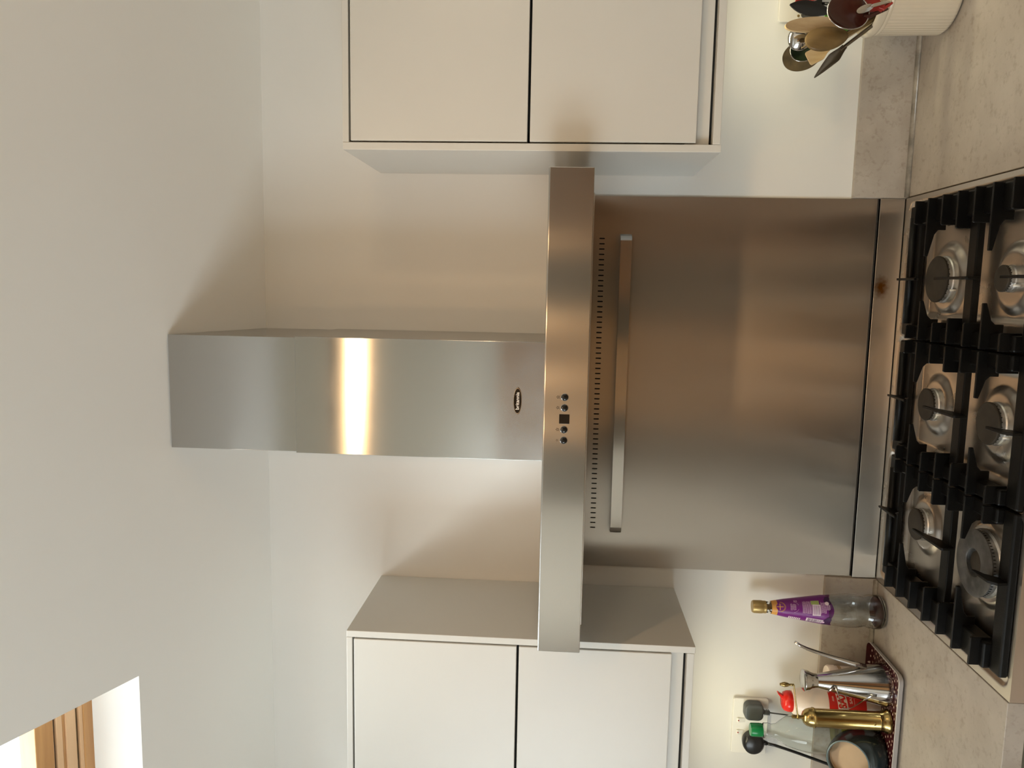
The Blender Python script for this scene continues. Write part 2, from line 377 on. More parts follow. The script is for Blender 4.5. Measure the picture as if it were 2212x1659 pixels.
rbar('top_rail', M['pine'], XL, XR, ST-.10, ST+.05, hh, hh+.07)
rbar('side_rail', M['pine'], XR-.0, XR+.06, S(-.40), ST, hh, hh+.07)
rbar('side_rail', M['pine'], XL-.06, XL+.10, S(-.40), ST, hh, hh+.07)
rbar('window_pane', M['pane'], XL, XR, S(-.52), ST-.08, hh+.045, hh+.050, bevel=0)
pc = RP((XL+XR)/2, (S(-.52)+ST)/2, .24); po = light('roof_portal', 'AREA', pc, 1, (1, 1, 1), .95, size_y=1.0, portal=True)
po.rotation_euler = (Vector((0, -SL, -1))).to_track_quat('-Z', 'Y').to_euler()

# ------------------------------------------------------------------ lamp bar (above the frame) and its light
lb = thing('ceiling_spotlight_bar', (.08, SPOT_Y, SPOT_Z), 'warm spotlight bar hanging below the sloped ceiling above the frame', 'lamp')
MB().box(-.35, .50, SPOT_Y-.015, SPOT_Y+.015, SPOT_Z+.07, SPOT_Z+.09).build('rail', M['satin'], lb, bevel=.003)
for x in (-.25, .40): MB().tube([(x, SPOT_Y, SPOT_Z+.09), (x, SPOT_Y, cz(SPOT_Y)-.002)], .005).build('hanger', M['satin'], lb, smooth=True)
for x, pw in SPOTS:
    d = Vector((0, .72, -.69)).normalized(); R = d.to_track_quat('Z', 'Y').to_matrix(); c = Vector((x, SPOT_Y, SPOT_Z))
    hd = MB().lathe([(.012, -.055), (.022, -.05), (.026, 0), (.024, 0), (.020, -.045)], c, 24, M=R, cap=False).build('lamp_head', M['satin'], lb, smooth=True)
    MB().tube([c-d*.05, c+Vector((0, 0, .07))], .004).build('stem', M['satin'], lb, smooth=True)
    light('spotlight', 'SPOT', c+d*.004, pw*1.3, WARM, .025, aim=c+d, spot=math.radians(118), blend=1.0)

pd = thing('fill_pendant', (1.5, -1.7, 2.05), 'unseen frosted pendant added as warm fill from the right', 'lamp')  # invented pendant, an unseen warm fill for the ceiling and right side
MB().ell((1.5, -1.7, 2.15), (.09, .09, .09), 32, 20).build('globe', mat('glowing fill globe', (.9, .85, .75), .5, emis=(1, .72, .42), estr=9), pd, smooth=True)
MB().tube([(1.5, -1.7, 2.235), (1.5, -1.7, cz(-1.7)-.002)], .004).build('flex', M['black'], pd, smooth=True)
light('fill_pendant_light', 'POINT', (1.5, -1.7, 2.02), 5.5, (1, .74, .46), .03)

# ------------------------------------------------------------------ worktops, upstands, base units
for sgn, nm, lab, ulab, blab in ((-1, 'left', 'stone-effect worktop left of the cooker, carrying the tray and purple bottle', 'stone-effect upstand strip behind the tray and purple-labelled bottle', 'olive base unit under the worktop left of the cooker'),
                     (1, 'right', 'stone-effect worktop right of the cooker, carrying the utensil crock', 'stone-effect upstand strip behind the utensil crock', 'base unit under the worktop right of the cooker')):
    a, b = (-1.7, -.4575) if sgn < 0 else (.4555, 1.7)
    tag(MB().box(a, b, -.573, -.0, .866, .900).build('worktop', M['counter'], bevel=.0012), lab, 'worktop', 'worktops beside the cooker')
    a2, b2 = (-1.7, -.4535) if sgn < 0 else (.4525, 1.7)
    us = tag(MB().box(a2, b2, -.012, 0, .9005, 1.0225).build('upstand', M['counter'], bevel=.0008), ulab, 'upstand', 'upstands along the back wall')
    s = MB(); xs0 = a2 if sgn < 0 else a2
    s.prism([(-.0122, .9003), (-.021, .9003), (-.0165, .9035), (-.0122, .909)], 'x', a2+.002, b2-.002); s.build('sealant_bead', M['sealant'], us, smooth=True)
    bu = thing('base_cabinet', ((a+b)/2, -.3, 0), blab, 'cabinet', 'base cabinets')
    MB().box(a, b, -.53, -.01, .10, .8655).build('body', M['base'], bu)
    MB().box(a, b, -.50, -.02, .0, .10).build('plinth', M['gap'], bu)
    n = 2
    for i in range(n):
        x0 = a+(b-a)*i/n+.002; x1 = a+(b-a)*(i+1)/n-.002
        MB().box(x0, x1, -.552, -.531, .12, .845).build('door', M['base'], bu, bevel=.002)

# ------------------------------------------------------------------ wall units
def wall_unit(x_in, sgn, label):
    """x_in = x of the side facing the hood, sgn = direction away from it"""
    W = .62; D = .3226; z0, z1 = 1.385, 2.1242; xo = x_in+sgn*W; t = .0145
    r = thing('kitchen_cabinet', ((x_in+xo)/2, -D/2, z0), label, 'cabinet', 'wall cabinets either side of the hood')
    MB().box(x_in, x_in+sgn*t, -D, -.0005, z0, z1).build('side_panel', M['cab'], r, bevel=.001)
    MB().box(xo, xo-sgn*t, -D, -.0005, z0, z1).build('side_panel', M['cab'], r, bevel=.001)
    a, b = x_in+sgn*(t+.0003), xo-sgn*(t+.0003)
    MB().box(a, b, -D, -.0005, z1-.0125, z1).build('top_panel', M['cab'], r, bevel=.001)
    MB().box(a, b, -D, -.0005, z0+.002, z0+.0165).build('bottom_panel', M['cab'], r, bevel=.001)
    MB().box(a, b, -.012, -.001, z0+.017, z1-.013).build('back_panel', M['cab'], r)
    MB().box(a, b, -.300, -.290, z0+.017, z1-.013).build('door_gap_shade', M['gap'], r)  # dark sheet behind the doors, shade of the door gaps as colour
    MB().box(a, b, -.309, -.3005, 1.4068, 1.452).build('light_rail', M['cab'], r, bevel=.0008)
    a, b = x_in+sgn*(t+.0032), xo-sgn*(t+.0032)
    MB().box(a, b, -D-.0005, -.3035, 1.7585, 2.1080).build('door', M['cab'], r, bevel=.0012)
    MB().box(a, b, -D-.0005, -.3095, 1.4335, 1.7535).build('door', M['cab'], r, bevel=.0012)
    return r
cr = wall_unit(.4985, 1, 'white wall cabinet right of the hood, above the utensil crock')
cl = wall_unit(-.5023, -1, 'white wall cabinet left of the hood, above the socket with two plugs')
for (x, pw) in UNDER:
    f = thing('under_cabinet_lamp', (x, -.16, 1.387), ('slim under-cabinet strip lamp beneath the right wall cabinet' if x > 0 else 'slim under-cabinet strip lamp beneath the left wall cabinet'), 'lamp', 'under-cabinet lamps')
    MB().box(x-.15, x+.15, -.215, -.185, 1.3795, 1.3865).build('housing', M['satin'], f, bevel=.001)
    MB().box(x-.142, x+.142, -.210, -.190, 1.3788, 1.3794).build('lens', M['ledglow'], f)
    light('under_cabinet_light', 'AREA', (x, -.20, 1.3775), pw, UNDER_COL, .28, rot=(0, 0, 0), size_y=.02)

# ------------------------------------------------------------------ range hood
# furniture added out of frame to put dark and warm bands in the steel
for (x0, x1, mt, lab_) in ((.08, .42, M['wood3'], 'tall dark unit added to darken the steel reflections, right of the pine unit'), (-1.15, -.80, M['wood3'], 'tall dark unit added to darken the steel reflections, left of the pine unit'), (-.76, .04, M['pine'], 'wide pine unit added to warm the steel reflections, between two dark units'), (.46, 1.55, M['mahogany'], 'wide mahogany unit added to warm the steel reflections, furthest right')):
    h_ = 2.1; r = thing('reflection_bookcase' if mt is M['wood3'] else 'reflection_dresser', ((x0+x1)/2, RY+.2, 0), lab_, 'reflection prop')
    MB().box(x0, x1, RY+.02, RY+.38, 0, h_).build('body', mt, r, bevel=.004)
    for q in range(2): MB().box(x0+.02+q*(x1-x0)/2, x0+(q+1)*(x1-x0)/2-.02, RY+.381, RY+.40, .1, h_-.08).build('door', mt, r, bevel=.003)
hd = thing('range_hood', (-.012, -.21, 1.6293), 'brushed steel chimney hood above the cooker, reaching the sloped ceiling', 'cooker hood')
HX0, HX1, HZ0, HZ1, HD = -.4775, .4536, 1.6290, 1.7122, .4253
m = MB(); m.prism([(-HD, HZ0), (-HD, HZ1-.0018), (-HD+.0018, HZ1), (-.0005, HZ1), (-.0005, HZ0+.0), ], 'x', HX0, HX1)
can = m.build('canopy', M['steel_b'], hd, bevel=.0012)
MB().box(HX0+.04, HX1-.04, -HD+.04, -.05, HZ0-.003, HZ0-.0003).build('grease_filter', M['satin'], hd, bevel=.001)
DCH = .303
m = MB(); XA, XB = -.1195, .1218
m.add([(XA, -DCH, 2.22), (XB, -DCH, 2.22), (XB, -.0005, 2.22), (XA, -.0005, 2.22), (XA, -DCH, cz(-DCH)-.0035), (XB, -DCH, cz(-DCH)-.0035), (XB, -.0005, cz(0)-.0005), (XA, -.0005, cz(0)-.0005)],
      [(0, 3, 2, 1), (4, 5, 6, 7), (0, 1, 5, 4), (1, 2, 6, 5), (2, 3, 7, 6), (3, 0, 4, 7)])
m.build('chimney_upper', M['steel_v'], hd, bevel=.0006)
m = MB(); m.box(XA-.0022, XB+.0022, -DCH-.0028, -.0005, HZ1+.0002, 2.2336); m.build('chimney_lower', M['steel_v'], hd, bevel=.0006)
# controls
YF = -HD-.0002
for bx, k in ((.0296, 0), (.0093, 1), (-.0326, 2), (-.0532, 3)):
    R = Matrix(((1, 0, 0), (0, 0, 1), (0, -1, 0)))       # z -> -y
    b = MB().lathe([(.0066, 0), (.0066, .0010), (.0058, .0022), (.0032, .0030), (.0001, .0032)], (bx, YF, 1.6719), 28, M=Matrix(((1, 0, 0), (0, 0, -1), (0, 1, 0)))).build('button', M['blackgloss'], hd, smooth=True, auto=40)
    MB().lathe([(.0066, 0), (.0072, .0006), (.0066, .0009)], (bx, YF, 1.6719), 28, M=Matrix(((1, 0, 0), (0, 0, -1), (0, 1, 0))), cap=False).build('ring', M['chrome'], b, smooth=True)
    m = MB(); zc = 1.6845
    for q in range(5 if k < 3 else 4):
        a = PI/2+2*PI*q/(5 if k < 3 else 4); rr = .0029 if k < 3 else .0020; aa = a+.5
        m.add([(bx+.0006*math.cos(a), YF-.0003, zc+.0006*math.sin(a)), (bx+rr*math.cos(a-.28), YF-.0003, zc+rr*math.sin(a-.28)), (bx+rr*math.cos(a+.28), YF-.0003, zc+rr*math.sin(a+.28))], [(0, 1, 2)])
    m.build('symbol', M['hole'], hd)
    m = MB()
    for q in range({0: 3, 1: 1, 2: 2, 3: 0}[k]): m.box(bx-.003+q*.003, bx-.0022+q*.003, YF-.0003, YF, 1.6805, 1.6813)
    if m.v: m.build('speed_mark', M['hole'], hd)
MB().box(-.0213, -.0030, YF-.0006, YF, 1.6620, 1.6815).build('display', M['blackgloss'], hd, bevel=.0003)
# badge
by = -DCH-.0028
m = MB(); BM = Matrix(((1, 0, 0), (0, 0, -1), (0, .31, 0)))
bdg = MB().lathe([(.0278, 0), (.0278, .0016), (.0270, .0024), (.0255, .0024), (.0250, .0018), (.0001, .0018)], (.0026, by, 1.7677), 56, M=Matrix(((1, 0, 0), (0, 0, -1), (0, .31, 0)))).build('badge', M['chrome'], hd, smooth=True, auto=35)
MB().lathe([(.0252, 0), (.0252, .0021), (.0001, .0021)], (.0026, by, 1.7677), 56, M=Matrix(((1, 0, 0), (0, 0, -1), (0, .31, 0)))).build('badge_field', M['blackgloss'], bdg, smooth=True, auto=35)
flat_text('badge_lettering', 'britannia', .0104, (.0026, by-.0024, 1.7677), mat('cream lettering', (.75, .68, .60), .4, bump=.01), bdg, bold=.00012)

# ------------------------------------------------------------------ splashback with slots
sb = thing('splashback', (0, -.002, .9635), 'brushed steel splashback panel with a row of vent slots, behind the cooker', 'splashback')
sx0, sx1, sz0, sz1 = -.451, .451, .9638, 1.6285
bm = bmesh.new(); NS = 58; xa, xb = .3525, -.3535; px = (xa-xb)/(NS-1); zl, zh = 1.5852, 1.5986; r_ = .0015
def quad(x0, x1, z0, z1):
    vs = [bm.verts.new((x, -.004, z)) for x, z in ((x0, z0), (x1, z0), (x1, z1), (x0, z1))]; bm.faces.new(vs)
cz0, cz1 = zl-.006, zh+.006; xl, xr = xb-px/2, xa+px/2
quad(sx0, sx1, sz0, cz0); quad(sx0, sx1, cz1, sz1); quad(sx0, xl, cz0, cz1); quad(xr, sx1, cz0, cz1)
for i in range(NS):
    xc = xb+px*i
    outer = [(xc-px/2, cz0), (xc+px/2, cz0), (xc+px/2, cz1), (xc-px/2, cz1)]
    inner = []
    for k in range(5): a = PI+PI*k/4; inner.append((xc+r_*math.cos(a), zl+r_+r_*math.sin(a)))
    for k in range(5): a = PI*k/4; inner.append((xc+r_*math.cos(a), zh-r_+r_*math.sin(a)))
    vo = [bm.verts.new((x, -.004, z)) for x, z in outer]; vi = [bm.verts.new((x, -.004, z)) for x, z in inner]
    bm.faces.new([vo[0], vo[1], vi[4], vi[3], vi[2], vi[1], vi[0]]); bm.faces.new([vo[1], vo[2], vi[5], vi[4]])
    bm.faces.new([vo[2], vo[3], vi[9], vi[8], vi[7], vi[6], vi[5]]); bm.faces.new([vo[3], vo[0], vi[0], vi[9]])
    vb = [bm.verts.new((v.co.x, -.0015, v.co.z)) for v in vi]
    for k in range(10): bm.faces.new([vi[k], vi[(k+1) % 10], vb[(k+1) % 10], vb[k]])
me = bpy.data.meshes.new('steel_panel')
for v in bm.verts: v.co -= origin_of(sb)
bm.to_mesh(me); bm.free(); me.materials.append(M['steel_h']); o = bpy.data.objects.new('steel_panel', me); COL.objects.link(o); o.parent = sb
MB().box(xl, xr, -.0014, -.0004, cz0, cz1).build('vent_backing', M['hole'], sb)
m = MB()
m.box(sx0, sx0+.001, -.0039, -.0004, sz0, sz1); m.box(sx1-.001, sx1, -.0039, -.0004, sz0, sz1); m.box(sx0, sx1, -.0039, -.0004, sz0, sz0+.001)
m.build('panel_edge', M['satin'], sb)
# hanging rail: a flat steel strap whose ends turn back into the panel
pts = []; xr_, xl_ = .361, -.3585; rad = .016; yo = -.031
pts.append((xr_, -.0042, 0));
for k in range(7): a = PI/2*k/6; pts.append((xr_-rad+rad*math.cos(a), yo+rad-rad*math.sin(a), 0))
for k in range(7): a = PI/2+PI/2*k/6; pts.append((xl_+rad+rad*math.cos(a), yo+rad-rad*math.sin(a), 0))
pts.append((xl_, -.0042, 0))
m = MB().tube([(x, y, 1.5370) for x, y, _ in pts], 0, flat=(.0265, .003, (0, 0, 1)))
tag(m.build('hanging_rail', M['steel_b'], smooth=True, bevel=0, auto=35), 'flat satin steel hanging rail across the splashback, below the vent slots', 'rail')

# ------------------------------------------------------------------ range cooker
ck = thing('range_cooker', (0, -.3, 0), 'stainless steel range cooker with a six-burner gas hob', 'cooker')
X0c, X1c, YB, YFc = -.4505, .4515, -.0135, -.585
RIM = .9045
WELLS = [(-.432, -.131), (-.1255, .1385), (.144, .437)]
BUR = {'LB': (-.2505, -.222, .067, .0335), 'LF': (-.2465, -.468, .083, .0625), 'MB': (.0075, -.222, .066, .0335), 'MF': (.0090, -.462, .071, .0385), 'RB': (.2665, -.222, .077, .0470), 'RF': (.2655, -.462, .066, .0235)}
def sstep(t): t = max(0, min(1, t)); return t*t*(3-2*t)
def sd_rr(x, y, x0, x1, y0, y1, r):
    cx_, cy_ = (x0+x1)/2, (y0+y1)/2; dx = abs(x-cx_)-(x1-x0)/2+r; dy = abs(y-cy_)-(y1-y0)/2+r
    return math.hypot(max(dx, 0), max(dy, 0))+min(max(dx, dy), 0)-r
def deck(x, y):
    z = RIM
    for (a, b) in WELLS:
        d = sd_rr(x, y, a, b, -.572, -.036, .018)
        if d < .003:
            z -= .0050*sstep((.002-d)/.005)
            d2 = sd_rr(x, y, a+.042, b-.042 if b > .4 else b-.030, -.535, -.132, .02) if a < -.4 or b > .4 else sd_rr(x, y, a+.030, b-.030, -.535, -.132, .02)
            z -= .0075*sstep((.002-d2)/.016)
    for (bx, by_, ro, rc) in BUR.values():
        d = math.hypot(x-bx, y-by_); ri = max(ro-.021, rc+.006)
        if d < ro:
            z += .0095*sstep((ro-d)/(ro-ri))**.8
    return z
nx, ny = 300, 190
vs = []; fs = []
for j in range(ny+1):
    y = YFc+(YB-YFc)*j/ny
    for i in range(nx+1):
        x = X0c+(X1c-X0c)*i/nx; vs.append((x, y, deck(x, y)))
for j in range(ny):
    for i in range(nx): a = j*(nx+1)+i; fs.append((a, a+1, a+nx+2, a+nx+1))
# skirt
sk_ = [i for i in range(nx+1)] + [(j+1)*(nx+1)-1 for j in range(1, ny+1)] + [ny*(nx+1)+i for i in range(nx-1, -1, -1)] + [j*(nx+1) for j in range(ny-1, 0, -1)]
nb = len(vs); vs += [(vs[i][0], vs[i][1], .880) for i in sk_]; q = len(sk_)
fs += [(sk_[k], sk_[(k+1) % q], nb+(k+1) % q, nb+k) for k in range(q)]
m = MB(); m.add(vs, fs); m.build('hob_top', M['steel_d'], ck, smooth=True, auto=50)
MB().box(X0c+.004, X1c-.004, -.560, -.02, .12, .8795).build('body', M['gap'], ck)
MB().box(X0c, X1c, -.5845, -.561, .775, .8798).build('control_panel', M['steel_h'], ck, bevel=.002)
MB().box(X0c+.004, X1c-.004, -.582, -.561, .16, .765).build('oven_door', M['steel_h'], ck, bevel=.002)
MB().tube([(X0c+.08, -.625, .72), (X1c-.08, -.625, .72)], .010, 20).build('door_handle', M['satin'], ck, smooth=True)
for i in range(7):
    x = -.36+i*.12
    MB().lathe([(.022, 0), (.020, .025), (.018, .028), (.0001, .028)], (x, -.5846, .828), 28, M=Matrix(((1, 0, 0), (0, 0, -1), (0, 1, 0)))).build('knob', M['satin'], ck, smooth=True, auto=40)
MB().box(X0c, X1c, -.0030, -.0005, .8990, .9636).build('rear_gap_shade', M['gap'], ck)  # dark strip added as the shadow in the gaps around the rear trim
up_ = MB().box(X0c, X1c, -.013, -.0035, .9060, .9606).build('rear_trim', M['steel_stain'], ck, bevel=.0008)
for k, (bx, by_, ro, rc) in BUR.items():
    b0 = deck(bx, by_)
    wok = (k == 'LF')
    if not wok:
        h = MB().lathe([(rc*1.02, b0), (rc*1.02, b0+.004), (rc*.97, b0+.006), (rc*.97, b0+.0125), (rc*.9, b0+.013), (.0001, b0+.013)], (bx, by_, 0), 56).build('burner_head', M['alu'], ck, smooth=True, auto=30)
        m = MB(); n = 28
        for i in range(n):
            a = 2*PI*i/n; r0 = rc*.975; cx_, cy_ = bx+r0*math.cos(a), by_+r0*math.sin(a); t = Vector((-math.sin(a), math.cos(a)))*.0008; rr = Vector((math.cos(a), math.sin(a)))*.0004
            m.add([(cx_-t.x-rr.x, cy_-t.y-rr.y, b0+.0116), (cx_+t.x-rr.x, cy_+t.y-rr.y, b0+.0116), (cx_+t.x+rr.x, cy_+t.y+rr.y, b0+.0116), (cx_-t.x+rr.x, cy_-t.y+rr.y, b0+.0116),
                   (cx_-t.x-rr.x, cy_-t.y-rr.y, b0+.0132), (cx_+t.x-rr.x, cy_+t.y-rr.y, b0+.0132), (cx_+t.x+rr.x, cy_+t.y+rr.y, b0+.0132), (cx_-t.x+rr.x, cy_-t.y+rr.y, b0+.0132)],
                  [(0,3,2,1),(4,5,6,7),(0,1,5,4),(1,2,6,5),(2,3,7,6),(3,0,4,7)])
        f = m.build('flame_ports', M['hole'], h); f['kind'] = 'stuff'
        MB().lathe([(rc*.99, b0+.0134), (rc, b0+.0142), (rc, b0+.0168), (rc-.0015, b0+.0182), (.0001, b0+.0186)], (bx, by_, 0), 56).build('burner_cap', M['enamel'], ck, smooth=True, auto=40)
    else:
        h = MB().lathe([(rc*1.0, b0), (rc*1.0, b0+.004), (rc*.95, b0+.007), (rc*.95, b0+.0175), (.030, b0+.018), (.030, b0+.004), (.0001, b0+.004)], (bx, by_, 0), 64).build('burner_head', M['alu'], ck, smooth=True, auto=30)
        m = MB(); n = 60
        for i in range(n):
            a = 2*PI*i/n; r0 = rc*.952; cx_, cy_ = bx+r0*math.cos(a), by_+r0*math.sin(a); t = Vector((-math.sin(a), math.cos(a)))*.0007; rr = Vector((math.cos(a), math.sin(a)))*.0006
            m.add([(cx_-t.x-rr.x, cy_-t.y-rr.y, b0+.0135), (cx_+t.x-rr.x, cy_+t.y-rr.y, b0+.0135), (cx_+t.x+rr.x, cy_+t.y+rr.y, b0+.0135), (cx_-t.x+rr.x, cy_-t.y+rr.y, b0+.0135),
                   (cx_-t.x-rr.x, cy_-t.y-rr.y, b0+.0175), (cx_+t.x-rr.x, cy_+t.y-rr.y, b0+.0175), (cx_+t.x+rr.x, cy_+t.y+rr.y, b0+.0175), (cx_-t.x+rr.x, cy_-t.y+rr.y, b0+.0175)],
                  [(0,3,2,1),(4,5,6,7),(0,1,5,4),(1,2,6,5),(2,3,7,6),(3,0,4,7)])
        f = m.build('flame_ports', M['hole'], h); f['kind'] = 'stuff'
        c = MB().lathe([(.0275, b0+.0185), (.0255, b0+.0205), (.0265, b0+.0225), (.030, b0+.0232), (rc-.005, b0+.0226), (rc-.001, b0+.021), (rc-.001, b0+.0188), (.0275, b0+.0185)], (bx, by_, 0), 64, cap=False).build('burner_cap', M['enamel_old'], ck, smooth=True, auto=40)
        c['label'] = 'worn grey ring-shaped burner cap'
        MB().lathe([(.019, b0+.004), (.019, b0+.012), (.0215, b0+.0125), (.0215, b0+.0155), (.020, b0+.0165), (.0001, b0+.017)], (bx, by_, 0), 40).build('inner_burner', M['enamel'], ck, smooth=True, auto=40)
    a = -2.0
    MB().tube([(bx+(rc+.006)*math.cos(a), by_+(rc+.006)*math.sin(a), b0), (bx+(rc+.006)*math.cos(a), by_+(rc+.006)*math.sin(a), b0+.011)], .0022, 10).build('igniter', M['white'], ck, smooth=True)

# ------------------------------------------------------------------ cast-iron pan supports
FINY = [-.153, -.2115, -.2725, -.333, -.3945, -.4545, -.5165]
ZT, ZS, ZB = .9425, .9265, .9002
def pan_support(x0, x1, sL, sR, bx, tips, label):
    r = thing('pan_support', ((x0+x1)/2, -.32, ZB), label, 'pan support', 'cast-iron pan supports on the hob')
    yb0, yb1, yf0, yf1 = -.068, -.122, -.532, -.566
    fr = MB()
    def slab(a, b):
        fr.box(a, b, yf0, yb1, ZB, ZS)
    slab(x0, x0+sL); slab(x1-sR, x1)
    fr.box(x0+.004, x1-.004, yb1, yb0, ZB, .9150)
    fr.box(x0, x1, yf1, yf0, ZB, .9150)
    o = fr.build('frame', M['iron'], r, bevel=.0035)
    MB().tube([(x0+.03, -.098, .9175), (x1-.03, -.098, .9175)], .009, 16).build('rear_rod', M['iron'], r, smooth=True)
    MB().box(x0+sL-.004, x1-sR+.004, -.372, -.342, .9065, .9200).build('crossbar', M['iron'], r, bevel=.002)
    for i, y in enumerate(FINY):
        for side in (0, 1):
            xo, s, w = (x0, 1, sL) if side == 0 else (x1, -1, sR)
            th = .0028
            if i in (1, 5):
                xt = tips[side]
                xi = xo+s*(w+.016)
                P = [(xo, ZS-.002), (xo, ZT), (xt, ZT), (xt+s*.0005, ZT-.0065), (xt-s*abs(xt-xi)*.82, ZT-.0165), (xi, ZT-.0235), (xi, ZB+.004), (xo+s*.01, ZB+.004)]
                nm = 'finger'
            else:
                e = {0: .0, 2: .011, 3: .022, 4: .016, 6: .004}[i]
                xi = xo+s*(w+e)
                P = [(xo, ZS-.002), (xo, ZT), (xi-s*.002, ZT), (xi, ZT-.002), (xi, ZB+.006), (xo+s*.01, ZB+.006)]
                nm = 'fin'
            MB().prism(P, 'y', y-th, y+th).build(nm, M['iron'], r, bevel=.0009)
    for (Pz) in ([(-.088, ZT), (-.092, ZT-.003), (-.088-.03, .916), (-.135, .916), (-.150, ZT-.012), (-.174, ZT-.006), (-.175, ZT)],
                 [(-.262, ZT), (-.263, ZT-.006), (-.300, ZT-.013), (-.338, .915), (-.385, .915), (-.388, ZT-.004), (-.386, ZT)],
                 [(-.500, ZT), (-.501, ZT-.006), (-.520, ZT-.012), (-.536, .914), (-.563, .914), (-.566, ZT-.010), (-.552, ZT)]):
        MB().prism(Pz, 'x', bx-.0025, bx+.0025).build('finger', M['iron'], r, bevel=.0008)
    return r
pan_support(-.4175, -.1270, .048, .028, -.2505, (-.297, -.206), 'left cast-iron pan support, over the large ring burner')
pan_support(-.1230, .1365, .028, .028, .0080, (-.037, .053), 'middle cast-iron pan support, between the other two')
pan_support(.1410, .4305, .028, .048, .2675, (.222, .3135), 'right cast-iron pan support, on the side of the utensil crock')

# ------------------------------------------------------------------ sockets and plugs
def rrect(cx_, cz_, w_, h_, r=.006, n=5):
    P = []
    for (sx, sz, a0) in ((1, 1, 0), (-1, 1, PI/2), (-1, -1, PI), (1, -1, 3*PI/2)):
        for k in range(n+1):
            a = a0+PI/2*k/n; P.append((cx_+sx*(w_/2-r)+r*math.cos(a), cz_+sz*(h_/2-r)+r*math.sin(a)))
    return P
def socket(cx_, cz_, label):
    s = thing('power_socket', (cx_, -.005, cz_-.043), label, 'socket', 'white double power sockets')
    MB().prism(rrect(cx_, cz_, .147, .087), 'y', -.0095, -.0005).build('faceplate', M['white'], s, bevel=.0015)
    for dx in (-.016, .016):
        sw = MB().prism([(-.0096, cz_+.012), (-.0135, cz_+.030), (-.0096, cz_+.034)], 'x', cx_+dx-.0055, cx_+dx+.0055).build('switch', M['white'], s, bevel=.0004)
        MB().box(cx_+dx-.0015, cx_+dx+.0015, -.0138, -.0128, cz_+.028, cz_+.031).build('indicator', M['redsil'], sw)
    for dx in (-.061, .061):
        MB().lathe([(.0028, 0), (.0028, .0006), (.0001, .0006)], (cx_+dx, -.0096, cz_+.0), 16, M=Matrix(((1, 0, 0), (0, 0, -1), (0, 1, 0)))).build('screw_cover', M['gold'], s, smooth=True, auto=30)
    return s
socket(-.8530, 1.1815, 'white double wall socket behind the tray, holding two plugs')
socket(.9120, 1.1700, 'white double wall socket behind the utensil crock')
# grey charger plug
gp = thing('plug', (-.8035, -.03, 1.15), 'grey square-sided plug in the socket, nearer the cooker', 'plug')
MB().prism(rrect(-.8025, 1.179, .043, .046, .013), 'y', -.036, -.0105).build('plug_body', M['grey'], gp, bevel=.004)
m = MB(); m.tube([(-.804, -.026, 1.1565), (-.805, -.026, 1.1400)], .0055, 12); m.build('cable_guard', M['grey'], gp, smooth=True, auto=40)
for q in range(3): MB().box(-.8095, -.7995, -.0320, -.0200, 1.1415+q*.005, 1.1430+q*.005).build('guard_rib', M['grey'], gp)
pts = [(-.8045, -.026, 1.142), (-.806, -.026, 1.125), (-.809, -.024, 1.10), (-.816, -.022, 1.06), (-.826, -.020, 1.00), (-.835, -.018, .935)]
MB().tube(pts, .0017, 8).build('cable', M['grey'], gp, smooth=True)
bp = thing('plug', (-.887, -.03, 1.148), 'round black plug in the socket, its cable running down behind the salt pig', 'plug')
MB().lathe([(.020, .0105), (.0275, .012), (.0290, .022), (.0275, .033), (.020, .0375), (.0001, .0380)], (-.8870, 0, 1.1750), 40, M=Matrix(((.97, 0, 0), (0, 0, -1), (0, .92, 0)))).build('plug_body', M['black'], bp, smooth=True, auto=50)
MB().tube([(-.884, -.026, 1.152), (-.8865, -.026, 1.141)], [.0068, .0050], 12).build('cable_guard', M['black'], bp, smooth=True)
pts = [(-.8865, -.026, 1.142), (-.890, -.027, 1.122), (-.897, -.028, 1.096), (-.907, -.029, 1.062), (-.921, -.030, 1.018), (-.935, -.031, .975), (-.95, -.032, .935)]
MB().tube(pts, .0036, 12).build('cable', M['black'], bp, smooth=True)
rp = thing('plug', (.875, -.03, 1.12), 'black plug in the socket behind the utensil crock', 'plug')
MB().prism(rrect(.872, 1.146, .055, .040, .008), 'y', -.034, -.0105).build('plug_body', M['black'], rp, bevel=.004)
MB().tube([(.872, -.024, 1.128), (.872, -.024, 1.06), (.876, -.024, .98), (.88, -.026, .9045)], .0034, 10).build('cable', M['black'], rp, smooth=True)

# ------------------------------------------------------------------ left worktop: purple-labelled bottle
def lerp_prof(pr):
    def f(z):
        for (r0, z0), (r1, z1) in zip(pr, pr[1:]):
            if z0 <= z <= z1: return r0+(r1-r0)*(z-z0)/max(z1-z0, 1e-9)
        return pr[-1][0]
    return f
bc = (-.5190, -.0545)
jb = thing('juice_bottle', (bc[0], bc[1], .9005), 'empty glass bottle with purple label and gold cap, left of the cooker', 'bottle')
bpf = [(.030, .9012), (.0375, .904), (.0400, .912), (.0400, .926), (.0385, .936), (.0355, .944), (.0350, .947), (.0372, .953), (.0392, .965), (.0398, .985), (.0385, 1.000), (.0372, 1.012), (.0335, 1.040), (.0265, 1.085), (.0205, 1.125), (.0150, 1.152), (.0135, 1.160), (.0135, 1.176)]
inn = [(max(.001, r-.0022), z) for r, z in bpf[1:]]; inn[0] = (.033, .908)
zs = lambda z: z if z < .945 else .945+(z-.945)*1.035
bpf = [(r, zs(z)) for r, z in bpf]; inn = [(r, zs(z)) for r, z in inn]
full = bpf + list(reversed(inn)) + [(.0001, .907)]
MB().lathe([(.0001, .9012)]+full, (bc[0], bc[1], 0), 64, cap=False).build('glass_body', M['glass'], jb, smooth=True)
dz = 0
